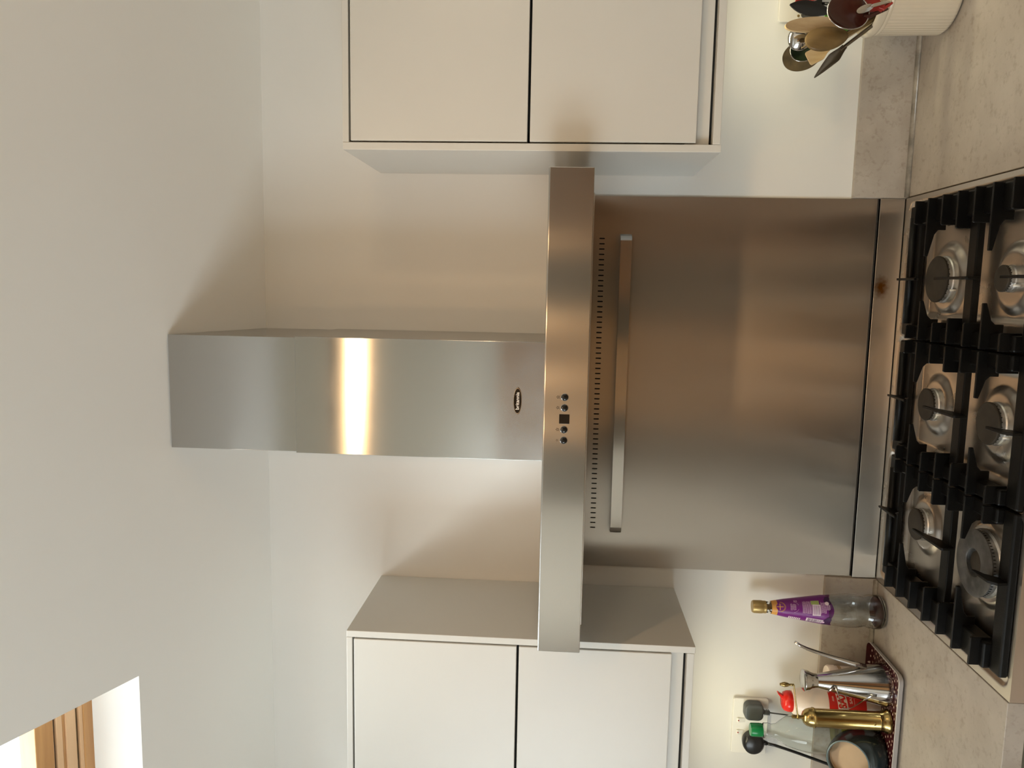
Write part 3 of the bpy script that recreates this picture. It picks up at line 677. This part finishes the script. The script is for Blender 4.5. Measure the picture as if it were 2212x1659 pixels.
MB().lathe([(.0001, .9082), (.0335, .9084), (.0372, .913), (.0374, .9155), (.0001, .9158)], (bc[0], bc[1], 0), 48).build('dregs', M['juice'], jb, smooth=True, auto=40)
cp = MB().lathe([(r, z+.008) for r, z in [(.0148, 1.1655), (.0150, 1.170), (.0146, 1.171), (.0150, 1.173), (.0152, 1.176), (.0150, 1.194), (.0135, 1.1975), (.0001, 1.198)]], (bc[0], bc[1], 0), 72, rfun=lambda r, z, a: r*(1+(.018*math.cos(36*a) if z > 1.1835 and z < 1.203 else 0))).build('cap', M['gold'], jb, smooth=True, auto=40)
bf = lerp_prof(bpf)
lab_pf = [(bf(z)+.0006, z) for z in [1.034+(1.149-1.034)*k/24 for k in range(25)]]
lb_ = MB().lathe(lab_pf, (bc[0], bc[1], 0), 96, cap=False)
# scalloped lower edge of the label
lb_.v = [(x, y, z-(.010*abs(math.sin(2.0*math.atan2(y-bc[1], x-bc[0])+.9)) if z < 1.040 else 0)) for x, y, z in lb_.v]
lab_o = lb_.build('label', M['purple'], jb, smooth=True)
MB().lathe([(bf(z)+.0007, z) for z in (1.1492, 1.154, 1.158, 1.162)], (bc[0], bc[1], 0), 64, cap=False).build('label_band', M['orange'], lab_o, smooth=True)
A0 = math.atan2(CAM.y-bc[1], CAM.x-bc[0])
def lab(name, sh, da, zc, mt, lift=.0010, par=None): return wrap(name, sh, bc, bf, A0+da, 1.034+(zc-1.003)*.845, mt, par or lab_o, lift)
circ = lambda r, n=24: ([(0, 0)]+[(r*math.cos(2*PI*i/n), r*math.sin(2*PI*i/n)) for i in range(n)], [(0, i+1, (i+1) % n+1) for i in range(n)])
def ringsh(r0, r1, n=28, a0=0, a1=2*PI):
    vs = []; fs = []
    for i in range(n+1):
        a = a0+(a1-a0)*i/n; vs += [(r0*math.cos(a), r0*math.sin(a)), (r1*math.cos(a), r1*math.sin(a))]
    for i in range(n): fs.append((2*i, 2*i+1, 2*i+3, 2*i+2))
    return vs, fs
lab('flag_emblem', circ(.0085), .10, 1.1335, M['purple'], .0016)
m_ = rects([(-.0008, .0008, -.0075, .0075), (-.0075, .0075, -.0008, .0008)]); lab('emblem_cross', m_, .10, 1.1335, M['orange'], .0020)
lab('emblem_arc', ringsh(.0105, .0112, 16, -PI, 0), .10, 1.1335, M['orange'], .0012)
lab('emblem_arc', ringsh(.0122, .0128, 16, -PI*.95, -.1), .10, 1.1335, M['orange'], .0012)
def para(n, w0, h, jit=.15):
    out = []
    for i in range(n):
        ww = w0*(1-random.random()*jit); v = -i*h; u = -ww/2
        while u < ww/2:
            l = random.uniform(.0008, .003); out.append((u, min(u+l, ww/2), v, v+h*.5)); u += l+.0006
    return out
lab('small_print', rects(para(6, .016, .0022, .3)), .12, 1.104, M['print'])
lab('ring_print', ringsh(.0125, .0130, 14, -1.2, -.1), .12, 1.098, M['print'])
lab('ring_print', ringsh(.0125, .0130, 14, PI+.1, PI+1.2), .12, 1.098, M['print'])
lab('small_print', rects(para(4, .007, .002, .3)), .72, 1.094, M['print'])
lab('small_print', rects(para(10, .030, .0021, .1)), .12, 1.072, M['print'])
lab('nutrition_panel', rects([(-.016, .010, -.009, .009)]), .02, 1.037, M['printw'], .0011)
lab('nutrition_print', rects([(-.014, .008, .006-.0022*i, .0068-.0022*i) for i in range(7)]), .02, 1.037, M['purple'], .0016)
lab('green_panel', rects([(-.005, .005, -.009, .009)]), .50, 1.040, M['printg'], .0011)
lab('small_print', rects(para(6, .028, .0021, .2)), .12, 1.024, M['print'])
lab('small_print', rects(para(4, .020, .0021, .3)), .20, 1.009, M['print'])
lab('barcode_panel', rects([(-.007, .006, -.019, .019)]), -.98, 1.040, M['printw'], .0011)
lab('barcode', rects([(-.006, .005, -.018+.0022*i, -.018+.0022*i+random.uniform(.0006, .0013)) for i in range(16)]), -.98, 1.040, M['printd'], .0016)
lab('front_print', rects([(-.004, .005, -.012+.004*i, -.0095+.004*i) for i in range(7)]), -1.15, 1.092, M['printw'], .0012)
for da, zc, rr_ in ((.62, 1.008, .007), (.45, 1.003, .005), (.8, 1.006, .006), (-.9, 1.008, .0085), (-.7, 1.004, .006), (-1.1, 1.012, .007)):
    lab('fruit_picture', circ(rr_), da, zc, M['printd'], .0013)
lab('fruit_picture', circ(.0045), .40, 1.009, M['printw'], .0017)
lab('fruit_picture', circ(.0035), -1.0, 1.018, M['print'], .0018)

# ------------------------------------------------------------------ tray and what stands on it
tr = thing('serving_tray', (-.80, -.13, .9005), 'maroon patterned tray with pale petals on the worktop, left of the bottle', 'tray')
TX0, TX1, TY0, TY1 = -1.16, -.602, -.209, -.0225
def rr3(x0, x1, y0, y1, r, n=8):
    P = []
    for (cx_, cy_, a0) in ((x1-r, y1-r, 0), (x0+r, y1-r, PI/2), (x0+r, y0+r, PI), (x1-r, y0+r, 3*PI/2)):
        for k in range(n+1): a = a0+PI/2*k/n; P.append((cx_+r*math.cos(a), cy_+r*math.sin(a)))
    return P
def loft(rings_, capa=True, capb=True):
    m = MB(); n = len(rings_[0]); vs = [p for r in rings_ for p in r]; fs = []
    for j in range(len(rings_)-1):
        for i in range(n): k = (i+1) % n; fs.append((j*n+i, j*n+k, (j+1)*n+k, (j+1)*n+i))
    if capa: fs.append(tuple(range(n-1, -1, -1)))
    if capb: fs.append(tuple(range((len(rings_)-1)*n, len(rings_)*n)))
    return m.add(vs, fs)
def TR(e, z, r): return [(x, y, z) for x, y in rr3(TX0-e, TX1+e, TY0-e, TY1+e, r+e)]
loft([TR(-.014, .9010, .02), TR(-.004, .9060, .02), TR(.0, .9165, .02), TR(-.0015, .9175, .02)], True, False).build('tray_side', M['trayrim'], tr, smooth=True, auto=40)
loft([TR(-.0016, .9176, .02), TR(-.004, .9080, .02), TR(-.014, .9060, .02)], False, True).build('tray_floor', M['tray'], tr, smooth=True, auto=40)
ZT_ = .9064
# steel oil cruet
cc = (-.668, -.118)
oc = thing('oil_cruet', (cc[0], cc[1], ZT_), 'conical stainless steel oil cruet with long spout, at the front of the tray', 'oil can')
CP = [(.0001, ZT_), (.0485, ZT_), (.0498, ZT_+.004), (.0490, ZT_+.009), (.0168, 1.062), (.0165, 1.064)]
MB().lathe(CP, (cc[0], cc[1], 0), 64, cap=False).build('body', M['chrome'], oc, smooth=True, auto=40)
MB().lathe([(.0166, 1.0641), (.0175, 1.070), (.0200, 1.078), (.0235, 1.084), (.0245, 1.092), (.0252, 1.0935), (.0245, 1.0950), (.018, 1.0975), (.0001, 1.099)], (cc[0], cc[1], 0), 48, cap=False).build('lid', M['chrome'], oc, smooth=True, auto=60)
MB().tube([(-.628, -.118, .955), (-.620, -.118, .985), (-.611, -.118, 1.020), (-.600, -.118, 1.058), (-.590, -.118, 1.090), (-.583, -.118, 1.106), (-.575, -.118, 1.119)], [.0065, .006, .0052, .0045, .004, .0037, .0034], 16).build('spout', M['chrome'], oc, smooth=True)
hp = [(-.6650, -.1480, 1.0292), (-.6819, -.1600, 1.0259), (-.6947, -.1670, 1.0222), (-.7035, -.1690, 1.0190), (-.7055, -.1690, 1.0090), (-.7005, -.1680, .9957), (-.6869, -.1640, .9739), (-.6766, -.1635, .9560), (-.6772, -.1630, .9420)]
MB().tube([(-.684, -.134, 1.040)]+hp, 0, flat=(.0095, .0016, (.35, -.9, .2))).build('handle', M['chrome'], oc, smooth=True, auto=60)
# brass grinder
gc = (-.7415, -.150)
gr = thing('pepper_grinder', (gc[0], gc[1], ZT_), 'tall brass hand grinder with crank handle, beside the salt pig on the tray', 'grinder')
MB().lathe([(.0001, ZT_), (.0255, ZT_), (.0272, ZT_+.002), (.0272, ZT_+.006), (.0240, ZT_+.012), (.0218, ZT_+.018), (.0221, ZT_+.024), (.0213, ZT_+.025), (.0207, 1.074)], (gc[0], gc[1], 0), 56, cap=False).build('body', M['brass'], gr, smooth=True, auto=40)
MB().lathe([(.0208, 1.0742), (.0226, 1.0745), (.0229, 1.0775), (.0212, 1.079), (.0208, 1.085), (.0183, 1.093), (.0135, 1.0985), (.0085, 1.101), (.0001, 1.1015)], (gc[0], gc[1], 0), 56, cap=False).build('dome', M['brass'], gr, smooth=True, auto=50)
MB().lathe([(.0040, 1.1016), (.0040, 1.108), (.0055, 1.109), (.0055, 1.113), (.0040, 1.114), (.0044, 1.119), (.0040, 1.124), (.0001, 1.126)], (gc[0], gc[1], 0), 24, cap=False).build('finial', M['brass'], gr, smooth=True, auto=50)
MB().tube([(gc[0]-.004, gc[1], 1.1105), (gc[0]+.03, gc[1], 1.1170), (gc[0]+.060, gc[1], 1.1225), (gc[0]+.079, gc[1], 1.1255)], 0, flat=(.0085, .0022, (0, 1, 0))).build('crank', M['brass'], gr, smooth=False, bevel=.0005)
MB().lathe([(.0026, 0), (.0030, .006), (.0022, .008), (.0048, .014), (.0058, .020), (.0045, .026), (.0030, .028), (.0034, .030), (.0001, .0315)], (gc[0]+.0775, gc[1], 1.1262), 24).build('crank_knob', M['brass'], gr, smooth=True, auto=60)
MB().lathe([(.0034, .0), (.0032, .0012), (.0018, .0014), (.0016, .0004), (.0001, .0004)], (gc[0]+.004, gc[1]-.0216, .946), 16, M=Matrix(((1, 0, 0), (0, 0, -1), (0, 1, 0)))).build('rivet', M['brass'], gr, smooth=True, auto=40)
# salt pig (mouth towards the room)
pg = thing('salt_pig', (-.842, -.125, ZT_), 'dark teal glazed salt pig with open mouth, at the front left of the tray', 'salt pot')
Mc = Vector((-.862, -.146, .990)); Mn = Vector((.16, -.80, .52)).normalized()
b0 = Vector((-.841, -.1215, ZT_))
ringsA = []; NSG = 48
path = [(b0, Vector((0, 0, 1)), .045), (b0+Vector((0, 0, .004)), Vector((0, 0, 1)), .050), (b0+Vector((0, 0, .018)), Vector((0, 0, 1)), .0545)]
for q in range(9):
    th = math.radians(57)*q/8; f_ = q/8
    path.append((Vector((b0.x-.006*f_*f_, -.180+.0585*math.cos(th), .941+.0585*math.sin(th))), Vector((.10*f_, -math.sin(th), math.cos(th))), .0560-.0075*f_**2.5))
Mc, Mn = path[-1][0], path[-1][1].normalized()
def rings_from(path, k=1.0, dr=0):
    out = []
    for c, n_, r in path:
        n_ = n_.normalized(); a = Vector((1, 0, 0)); a = (a-n_*a.dot(n_)).normalized(); b = n_.cross(a)
        out.append([tuple(c+(a*math.cos(2*PI*i/NSG)+b*math.sin(2*PI*i/NSG))*(r*k-dr)) for i in range(NSG)])
    return out
loft(rings_from(path), True, False).build('body', M['teal'], pg, smooth=True)
rimr = [(Mc, Mn, .0480), (Mc+Mn*.0015, Mn, .0465), (Mc+Mn*.0010, Mn, .0450), (Mc-Mn*.004, Mn, .0440)]
loft(rings_from(rimr), False, False).build('rim', M['tealrim'], pg, smooth=True)
inr = [(Mc-Mn*.004, Mn, .0440), (Mc-Mn*.012, Mn, .0430)]+[(c+Vector((0, 0, .004 if i < 3 else 0)), n_, r-.0055) for i, (c, n_, r) in reversed(list(enumerate(path[:9])))]
loft(rings_from(inr[:2]), False, False).build('inner_lip', M['teal'], pg, smooth=True)
m = loft(rings_from(inr[1:]), False, True); m.build('inside', M['clay'], pg, smooth=True)
m = MB(); a_ = Mn.cross(Vector((1, 0, 0))).normalized()
fillc = Mc-Mn*.020
m = loft(rings_from([(fillc, Mn, .0445), (fillc+Mn*.001, Mn, .030), (fillc+Mn*.0015, Mn, .001)]), False, True); m.build('salt_fill', M['clay'], pg, smooth=True)
# salt drum
sc_c = (-.7480, -.0690)
sd = thing('salt_drum', (sc_c[0], sc_c[1], ZT_), 'white and red plastic table-salt drum with red spout lid, behind the brass grinder', 'salt container')
sp = [(.0001, ZT_), (.0400, ZT_), (.0415, ZT_+.003), (.0415, 1.028), (.0405, 1.036), (.0400, 1.040), (.0385, 1.052), (.0350, 1.072), (.0310, 1.090), (.0285, 1.100), (.0240, 1.1030), (.0001, 1.1030)]
MB().lathe(sp, (sc_c[0], sc_c[1], 0), 64, cap=False).build('body', M['cream'], sd, smooth=True, auto=40)
ld = MB().lathe([(.0240, 1.1032), (.0250, 1.1045), (.0245, 1.113), (.0215, 1.1210), (.0160, 1.1245), (.0001, 1.1250)], (sc_c[0], sc_c[1], 0), 40, cap=False).build('lid', M['red'], sd, smooth=True, auto=50)
MB().prism([(sc_c[0]+.004, 1.1235), (sc_c[0]+.014, 1.1205), (sc_c[0]+.0235, 1.1365), (sc_c[0]+.0205, 1.1375), (sc_c[0]+.010, 1.1285)], 'y', sc_c[1]-.007, sc_c[1]+.005).build('spout', M['red'], ld, bevel=.0012)
sl = MB().lathe([(.0419, .9400), (.0419, 1.0260)], (sc_c[0], sc_c[1], 0), 64, cap=False).build('label', M['redlab'], sd, smooth=True)
As = math.atan2(CAM.y-sc_c[1], CAM.x-sc_c[0])
cf = lambda z: .0419
vsl = rects([(-.055, .055, -.0115, .0115)]); vsl = ([(u, v+.10*u) for u, v in vsl[0]], vsl[1])
wrap('name_band', vsl, sc_c, cf, As+.1, .9955, M['cream'], sl, .0004)
tv, tf = subdiv2(*text_mb('SAXA', .0245, .0010, .88), 2); wrap('name_lettering', ([(u, v+.10*u) for u, v in tv], tf), sc_c, cf, As+.38, .9965, M['redlab'], sl, .0009)
tv, tf = subdiv2(*text_mb('SALT', .0085, .0001, 1.3), 1); wrap('word_lettering', (tv, tf), sc_c, cf, As+.30, .9750, M['cream'], sl, .0006)
wrap('rule', rects([(-.016, .010, -.0003, .0003)]), sc_c, cf, As+.30, .9675, M['cream'], sl, .0006)
wrap('small_print', rects(para(2, .012, .0022)), sc_c, cf, As+.25, 1.0170, M['cream'], sl, .0006)
# small tub
tb = thing('spice_tub', (-.712, -.068, ZT_), 'small cream plastic tub with red print, behind the steel oil cruet', 'tub')
tc_ = (-.6930, -.0560)
MB().lathe([(.0001, ZT_), (.0300, ZT_), (.0310, ZT_+.003), (.0315, .990), (.0315, 1.000)], (tc_[0], tc_[1], 0), 48, cap=False).build('body', M['cream'], tb, smooth=True, auto=40)
MB().lathe([(.0322, 1.0002), (.0330, 1.0010), (.0330, 1.0150), (.0305, 1.0180), (.0001, 1.0182)], (tc_[0], tc_[1], 0), 48, cap=False).build('lid', M['cream'], tb, smooth=True, auto=40)
wrap('band', rects([(-.05, .05, -.004, .004)]), tc_, lambda z: .0318, As, .9920, M['clay'], tb, .0004)
At = math.atan2(CAM.y-tc_[1], CAM.x-tc_[0])
wrap('printed_mark', rects([(-.004, .010, -.002, .007)]), tc_, lambda z: .0330, At-.1, 1.007, M['red'], tb, .0004)
wrap('small_print', rects(para(8, .022, .003, .4)), tc_, lambda z: .0318, At+.3, .975, M['grey'], tb, .0006)
# clear squeeze bottle of oil
ob = (-.8260, -.0700)
sqb = thing('oil_bottle', (ob[0], ob[1], ZT_), 'clear plastic oil bottle with green cap, in front of the wall socket', 'bottle')
OP = [(.0001, ZT_), (.042, ZT_), (.0460, ZT_+.004), (.0460, 1.025), (.0465, 1.045), (.0455, 1.068), (.0420, 1.088), (.0350, 1.108), (.0250, 1.124), (.0175, 1.135), (.0158, 1.146), (.0178, 1.154), (.0172, 1.164), (.0135, 1.168)]
OI = [(max(.0001, r-.0010), z+(.0012 if i == 0 else 0)) for i, (r, z) in enumerate(OP)]
OI = [(.0001, ZT_+.0015)]+[(r-.0010, z+(.0015 if z < .91 else 0)) for r, z in OP[1:]]
MB().lathe(OP+list(reversed(OI)), (ob[0], ob[1], 0), 56, cap=False).build('bottle_body', M['plastic_clear'], sqb, smooth=True)
MB().lathe([(.0001, ZT_+.002), (.0405, ZT_+.002), (.0444, ZT_+.006), (.0444, .992), (.0001, .992)], (ob[0], ob[1], 0), 48, cap=False).build('oil', M['oil'], sqb, smooth=True, auto=40)
MB().lathe([(.0150, 1.1675), (.0158, 1.170), (.0155, 1.172), (.0158, 1.174), (.0152, 1.194), (.0138, 1.1965), (.0001, 1.197)], (ob[0], ob[1], 0), 60, rfun=lambda r, z, a: r*(1+(.02*math.cos(30*a) if 1.173 < z < 1.195 else 0))).build('cap', M['green'], sqb, smooth=True, auto=40)

# ------------------------------------------------------------------ utensil crock
kc = (.8620, -.1290)
kr = thing('utensil_crock', (kc[0], kc[1], .9005), 'large cream ribbed stoneware crock full of kitchen utensils, right of the cooker', 'crock')
KP = [(.0001, .9008), (.076, .9008), (.0840, .904), (.0858, .910), (.0865, 1.034)]
MB().lathe(KP, (kc[0], kc[1], 0), 480, rfun=lambda r, z, a: r*(1+(.0085*math.cos(66*a) if .908 < z < 1.03 else 0)), cap=False).build('ribbed_body', M['stoneware'], kr, smooth=True, auto=80)
MB().lathe([(.0868, 1.0341), (.0880, 1.036), (.0880, 1.0400), (.0872, 1.0415), (.0890, 1.0430), (.0905, 1.048), (.0905, 1.057), (.0890, 1.061), (.0865, 1.0625), (.0840, 1.061), (.0825, 1.055), (.0815, 1.02), (.0800, .915), (.0001, .912)], (kc[0], kc[1], 0), 72, cap=False).build('rim', M['stoneware'], kr, smooth=True, auto=60)
lug = MB().ell((.8290, -.2160, 1.022), (.006, .005, .004)).build('lug', M['wood4'], kr, smooth=True); lug['label'] = 'small brown peg on the crock'
MB().tube([(.8320, -.2140, 1.020), (.840, -.2190, 1.017), (.852, -.2220, 1.014), (.866, -.2210, 1.012)], [.0045, .0075, .0080, .0070], 16).build('lug', M['white'], kr, smooth=True)

def utensil(name, label, cat, mt, p_in, p_neck, p_tip, w_, depth=.008, thick=.0022, shaft=.0045, face=(0, -1, 0), shape='oval', shaft_mat=None, shaft_flat=None, concave=True, rim=None, slots=0):
    """a spoon or turner: shaft from inside the crock to the neck, then a shaped blade out to the tip"""
    r = thing(name, p_in, label, cat, 'utensils in the crock')
    P0, P1, P2 = Vector(p_in), Vector(p_neck), Vector(p_tip); F = Vector(face).normalized()
    A = (P2-P1); Lb = A.length; A.normalize(); F = (F-A*F.dot(A)).normalized(); B = A.cross(F)
    q = P1+A*Lb*.12
    mb = MB()
    if shaft_flat: mb.tube([P0, P0.lerp(P1, .5), q], 0, flat=(shaft_flat[0], shaft_flat[1], tuple(B)))
    else: mb.tube([P0, P0.lerp(P1, .33), P0.lerp(P1, .7), P1, q], [shaft, shaft, shaft*.95, shaft*.9, shaft*.6], 14)
    mb.build('handle', shaft_mat or mt, r, smooth=True, auto=50)
    nu, nv = 30, 14; vs = []; fs = []
    def wid(t):
        if shape == 'oval': return math.sqrt(max(0, 1-(2*t-1)**2))**.9
        if shape == 'egg': return math.sqrt(max(0, 1-(2*t-1)**2))*(.78+.30*t)
        if shape == 'blade': return (.35+.65*sstep(t*2.2))*(1 if t < .93 else math.sqrt(max(0, 1-((t-.93)/.07)**2))*.35+.65)
        if shape == 'point': return (.45+.55*sstep(t*2.5))*(1-max(0, t-.35)/.66)**.75
        if shape == 'fish': return (.35+.65*sstep(t*2.0))*(1-max(0, (t-.55)/.45)**2.2*.95)
        return 1
    for side in (0, 1):
        for i in range(nu+1):
            t = (1-math.cos(PI*i/nu))/2; w2 = max(.0004, wid(t)*w_/2)
            for j in range(nv+1):
                s = -1+2*j/nv; prof_l = math.sin(PI*min(1, max(0, t)))**.7
                d = depth*prof_l*(1-s*s); sg = -1 if concave else 1
                pt = P1+A*(Lb*t)+B*(w2*s)+F*(sg*d + (thick/2 if side == 0 else -thick/2))
                vs.append(tuple(pt))
    n1 = (nu+1)*(nv+1)
    for i in range(nu):
        for j in range(nv):
            a = i*(nv+1)+j; fs.append((a, a+1, a+nv+2, a+nv+1)); fs.append((n1+a, n1+a+nv+1, n1+a+nv+2, n1+a+1))
    for i in range(nu):
        a = i*(nv+1); fs.append((a, a+nv+1, n1+a+nv+1, n1+a)); a += nv; fs.append((a, n1+a, n1+a+nv+1, a+nv+1))
    for j in range(nv): fs.append((j, n1+j, n1+j+1, j+1)); a = nu*(nv+1)+j; fs.append((a, a+1, n1+a+1, n1+a))
    hb = MB().add(vs, fs).build('head', mt, r, smooth=True, auto=60)
    if rim:
        pts = []
        for k in range(65):
            t = (1-math.cos(2*PI*k/64))/2; s = 1 if k <= 32 else -1
            pts.append(P1+A*(Lb*t)+B*(s*max(.0004, wid(t)*w_/2)))
        MB().tube(pts, .0012, 8).build('rim', rim, hb, smooth=True)
    return r
ZI = .925
utensil('wooden_spoon', 'pale wooden spoon, tallest light one in the crock', 'spoon', M['wood1'], (.880, -.125, ZI), (0.7838, -0.1700, 1.1260), (0.7713, -0.1900, 1.2443), .031, .004, .005, .0062, concave=True, face=(.1, -1, .1), shape='oval')
utensil('wooden_spoon', 'brown worn wooden spoon with its back to the room, front left of the crock', 'spoon', M['wood2'], (.880, -.110, ZI), (0.7605, -0.1750, 1.1132), (0.7383, -0.1950, 1.2031), .054, .011, .004, .0050, concave=False, face=(.2, -1, .15), shape='egg')
utensil('wooden_spoon', 'stained round wooden spoon leaning out furthest left behind the strainer', 'spoon', M['wood3'], (.900, -.10, ZI), (0.7519, -0.1050, 1.1429), (0.7290, -0.0950, 1.2203), .062, .006, .004, .0045, face=(-.1, -1, .1), shape='oval')
utensil('ladle', 'polished steel ladle behind the pale wooden spoon', 'ladle', M['chrome'], (.890, -.10, ZI), (0.7655, -0.1350, 1.1734), (0.7603, -0.1400, 1.2241), .050, .014, .0015, .0035, concave=False, face=(0, -1, .1), shape='oval')
utensil('strainer', 'small green strainer with a steel rim, in front of the stained spoon', 'strainer', mat('dark green mesh', (.012, .024, .008), .5, bump=.4, bscale=900), (.890, -.11, ZI), (0.7502, -0.1300, 1.1613), (0.7368, -0.1280, 1.2135), .046, .012, .0015, .0035, concave=True, face=(0, -1, .1), shape='oval', shaft_mat=M['greenp'], rim=M['chrome'])
utensil('wooden_spatula', 'pale split wooden spatula peeking out behind the brown spoon', 'spatula', M['wood1'], (.885, -.12, ZI), (0.7397, -0.1500, 1.1424), (0.7184, -0.1500, 1.1835), .030, .002, .003, .004, face=(.1, -1, .1), shape='blade')
utensil('cake_server', 'pointed dark steel cake server leaning left beside the brown spoon', 'cake server', mat('tarnished steel', (.20, .18, .15), .3, 1, bump=.02), (.890, -.11, ZI), (0.7355, -0.1800, 1.1196), (0.6723, -0.1850, 1.1781), .026, .003, .0016, .004, face=(.6, -1, .2), shape='point')
utensil('serving_spoon', 'large glossy maroon serving spoon, frontmost in the crock', 'spoon', M['maroon'], (.870, -.13, ZI), (0.7815, -0.2150, 1.0893), (0.8002, -0.2200, 1.1705), .068, .012, .0025, .0045, face=(.1, -1, .1), shape='oval', rim=M['chrome'])
utensil('spatula', 'grey-black fish-shaped spatula behind the maroon spoon', 'spatula', M['black'], (.895, -.13, ZI), (0.8029, -0.1750, 1.1457), (0.8185, -0.1750, 1.2338), .030, .002, .003, .0045, face=(.1, -1, .05), shape='fish')
utensil('scraper', 'red silicone scraper low at the crock rim', 'scraper', M['redsil'], (.900, -.16, .93), (0.7988, -0.2050, 1.0589), (0.8289, -0.2050, 1.1232), .040, .003, .005, .004, face=(.1, -1, .1), shape='blade')
utensil('tongs', 'red-handled utensil at the edge of the picture, above the black spatula', 'utensil', M['redsil'], (.915, -.13, .93), (0.8486, -0.1500, 1.1498), (0.8307, -0.1500, 1.2152), .012, .002, .006, .004, face=(0, -1, 0), shape='blade')
utensil('spatula', 'bright green plastic spatula mostly hidden behind the wooden and maroon spoons', 'spatula', M['greenp'], (.880, -.09, ZI), (0.8091, -0.1200, 1.1134), (0.8055, -0.1200, 1.1446), .028, .002, .003, .004, face=(0, -1, 0), shape='blade')
utensil('turner', 'black-handled turner leaning across the crock, with a steel neck', 'turner', M['black'], (.83, -.12, .93), (0.8122, -0.1600, 1.0550), (0.7961, -0.1650, 1.0844), .014, .001, .006, .004, face=(0, -1, 0), shape='blade')
utensil('whisk_handle', 'steel loop-ended utensil resting over the maroon spoon', 'utensil', M['chrome'], (.86, -.14, .93), (0.8004, -0.2210, 1.0840), (0.7850, -0.2285, 1.1178), .015, .003, .003, .004, face=(.1, -1, .1), shape='oval')
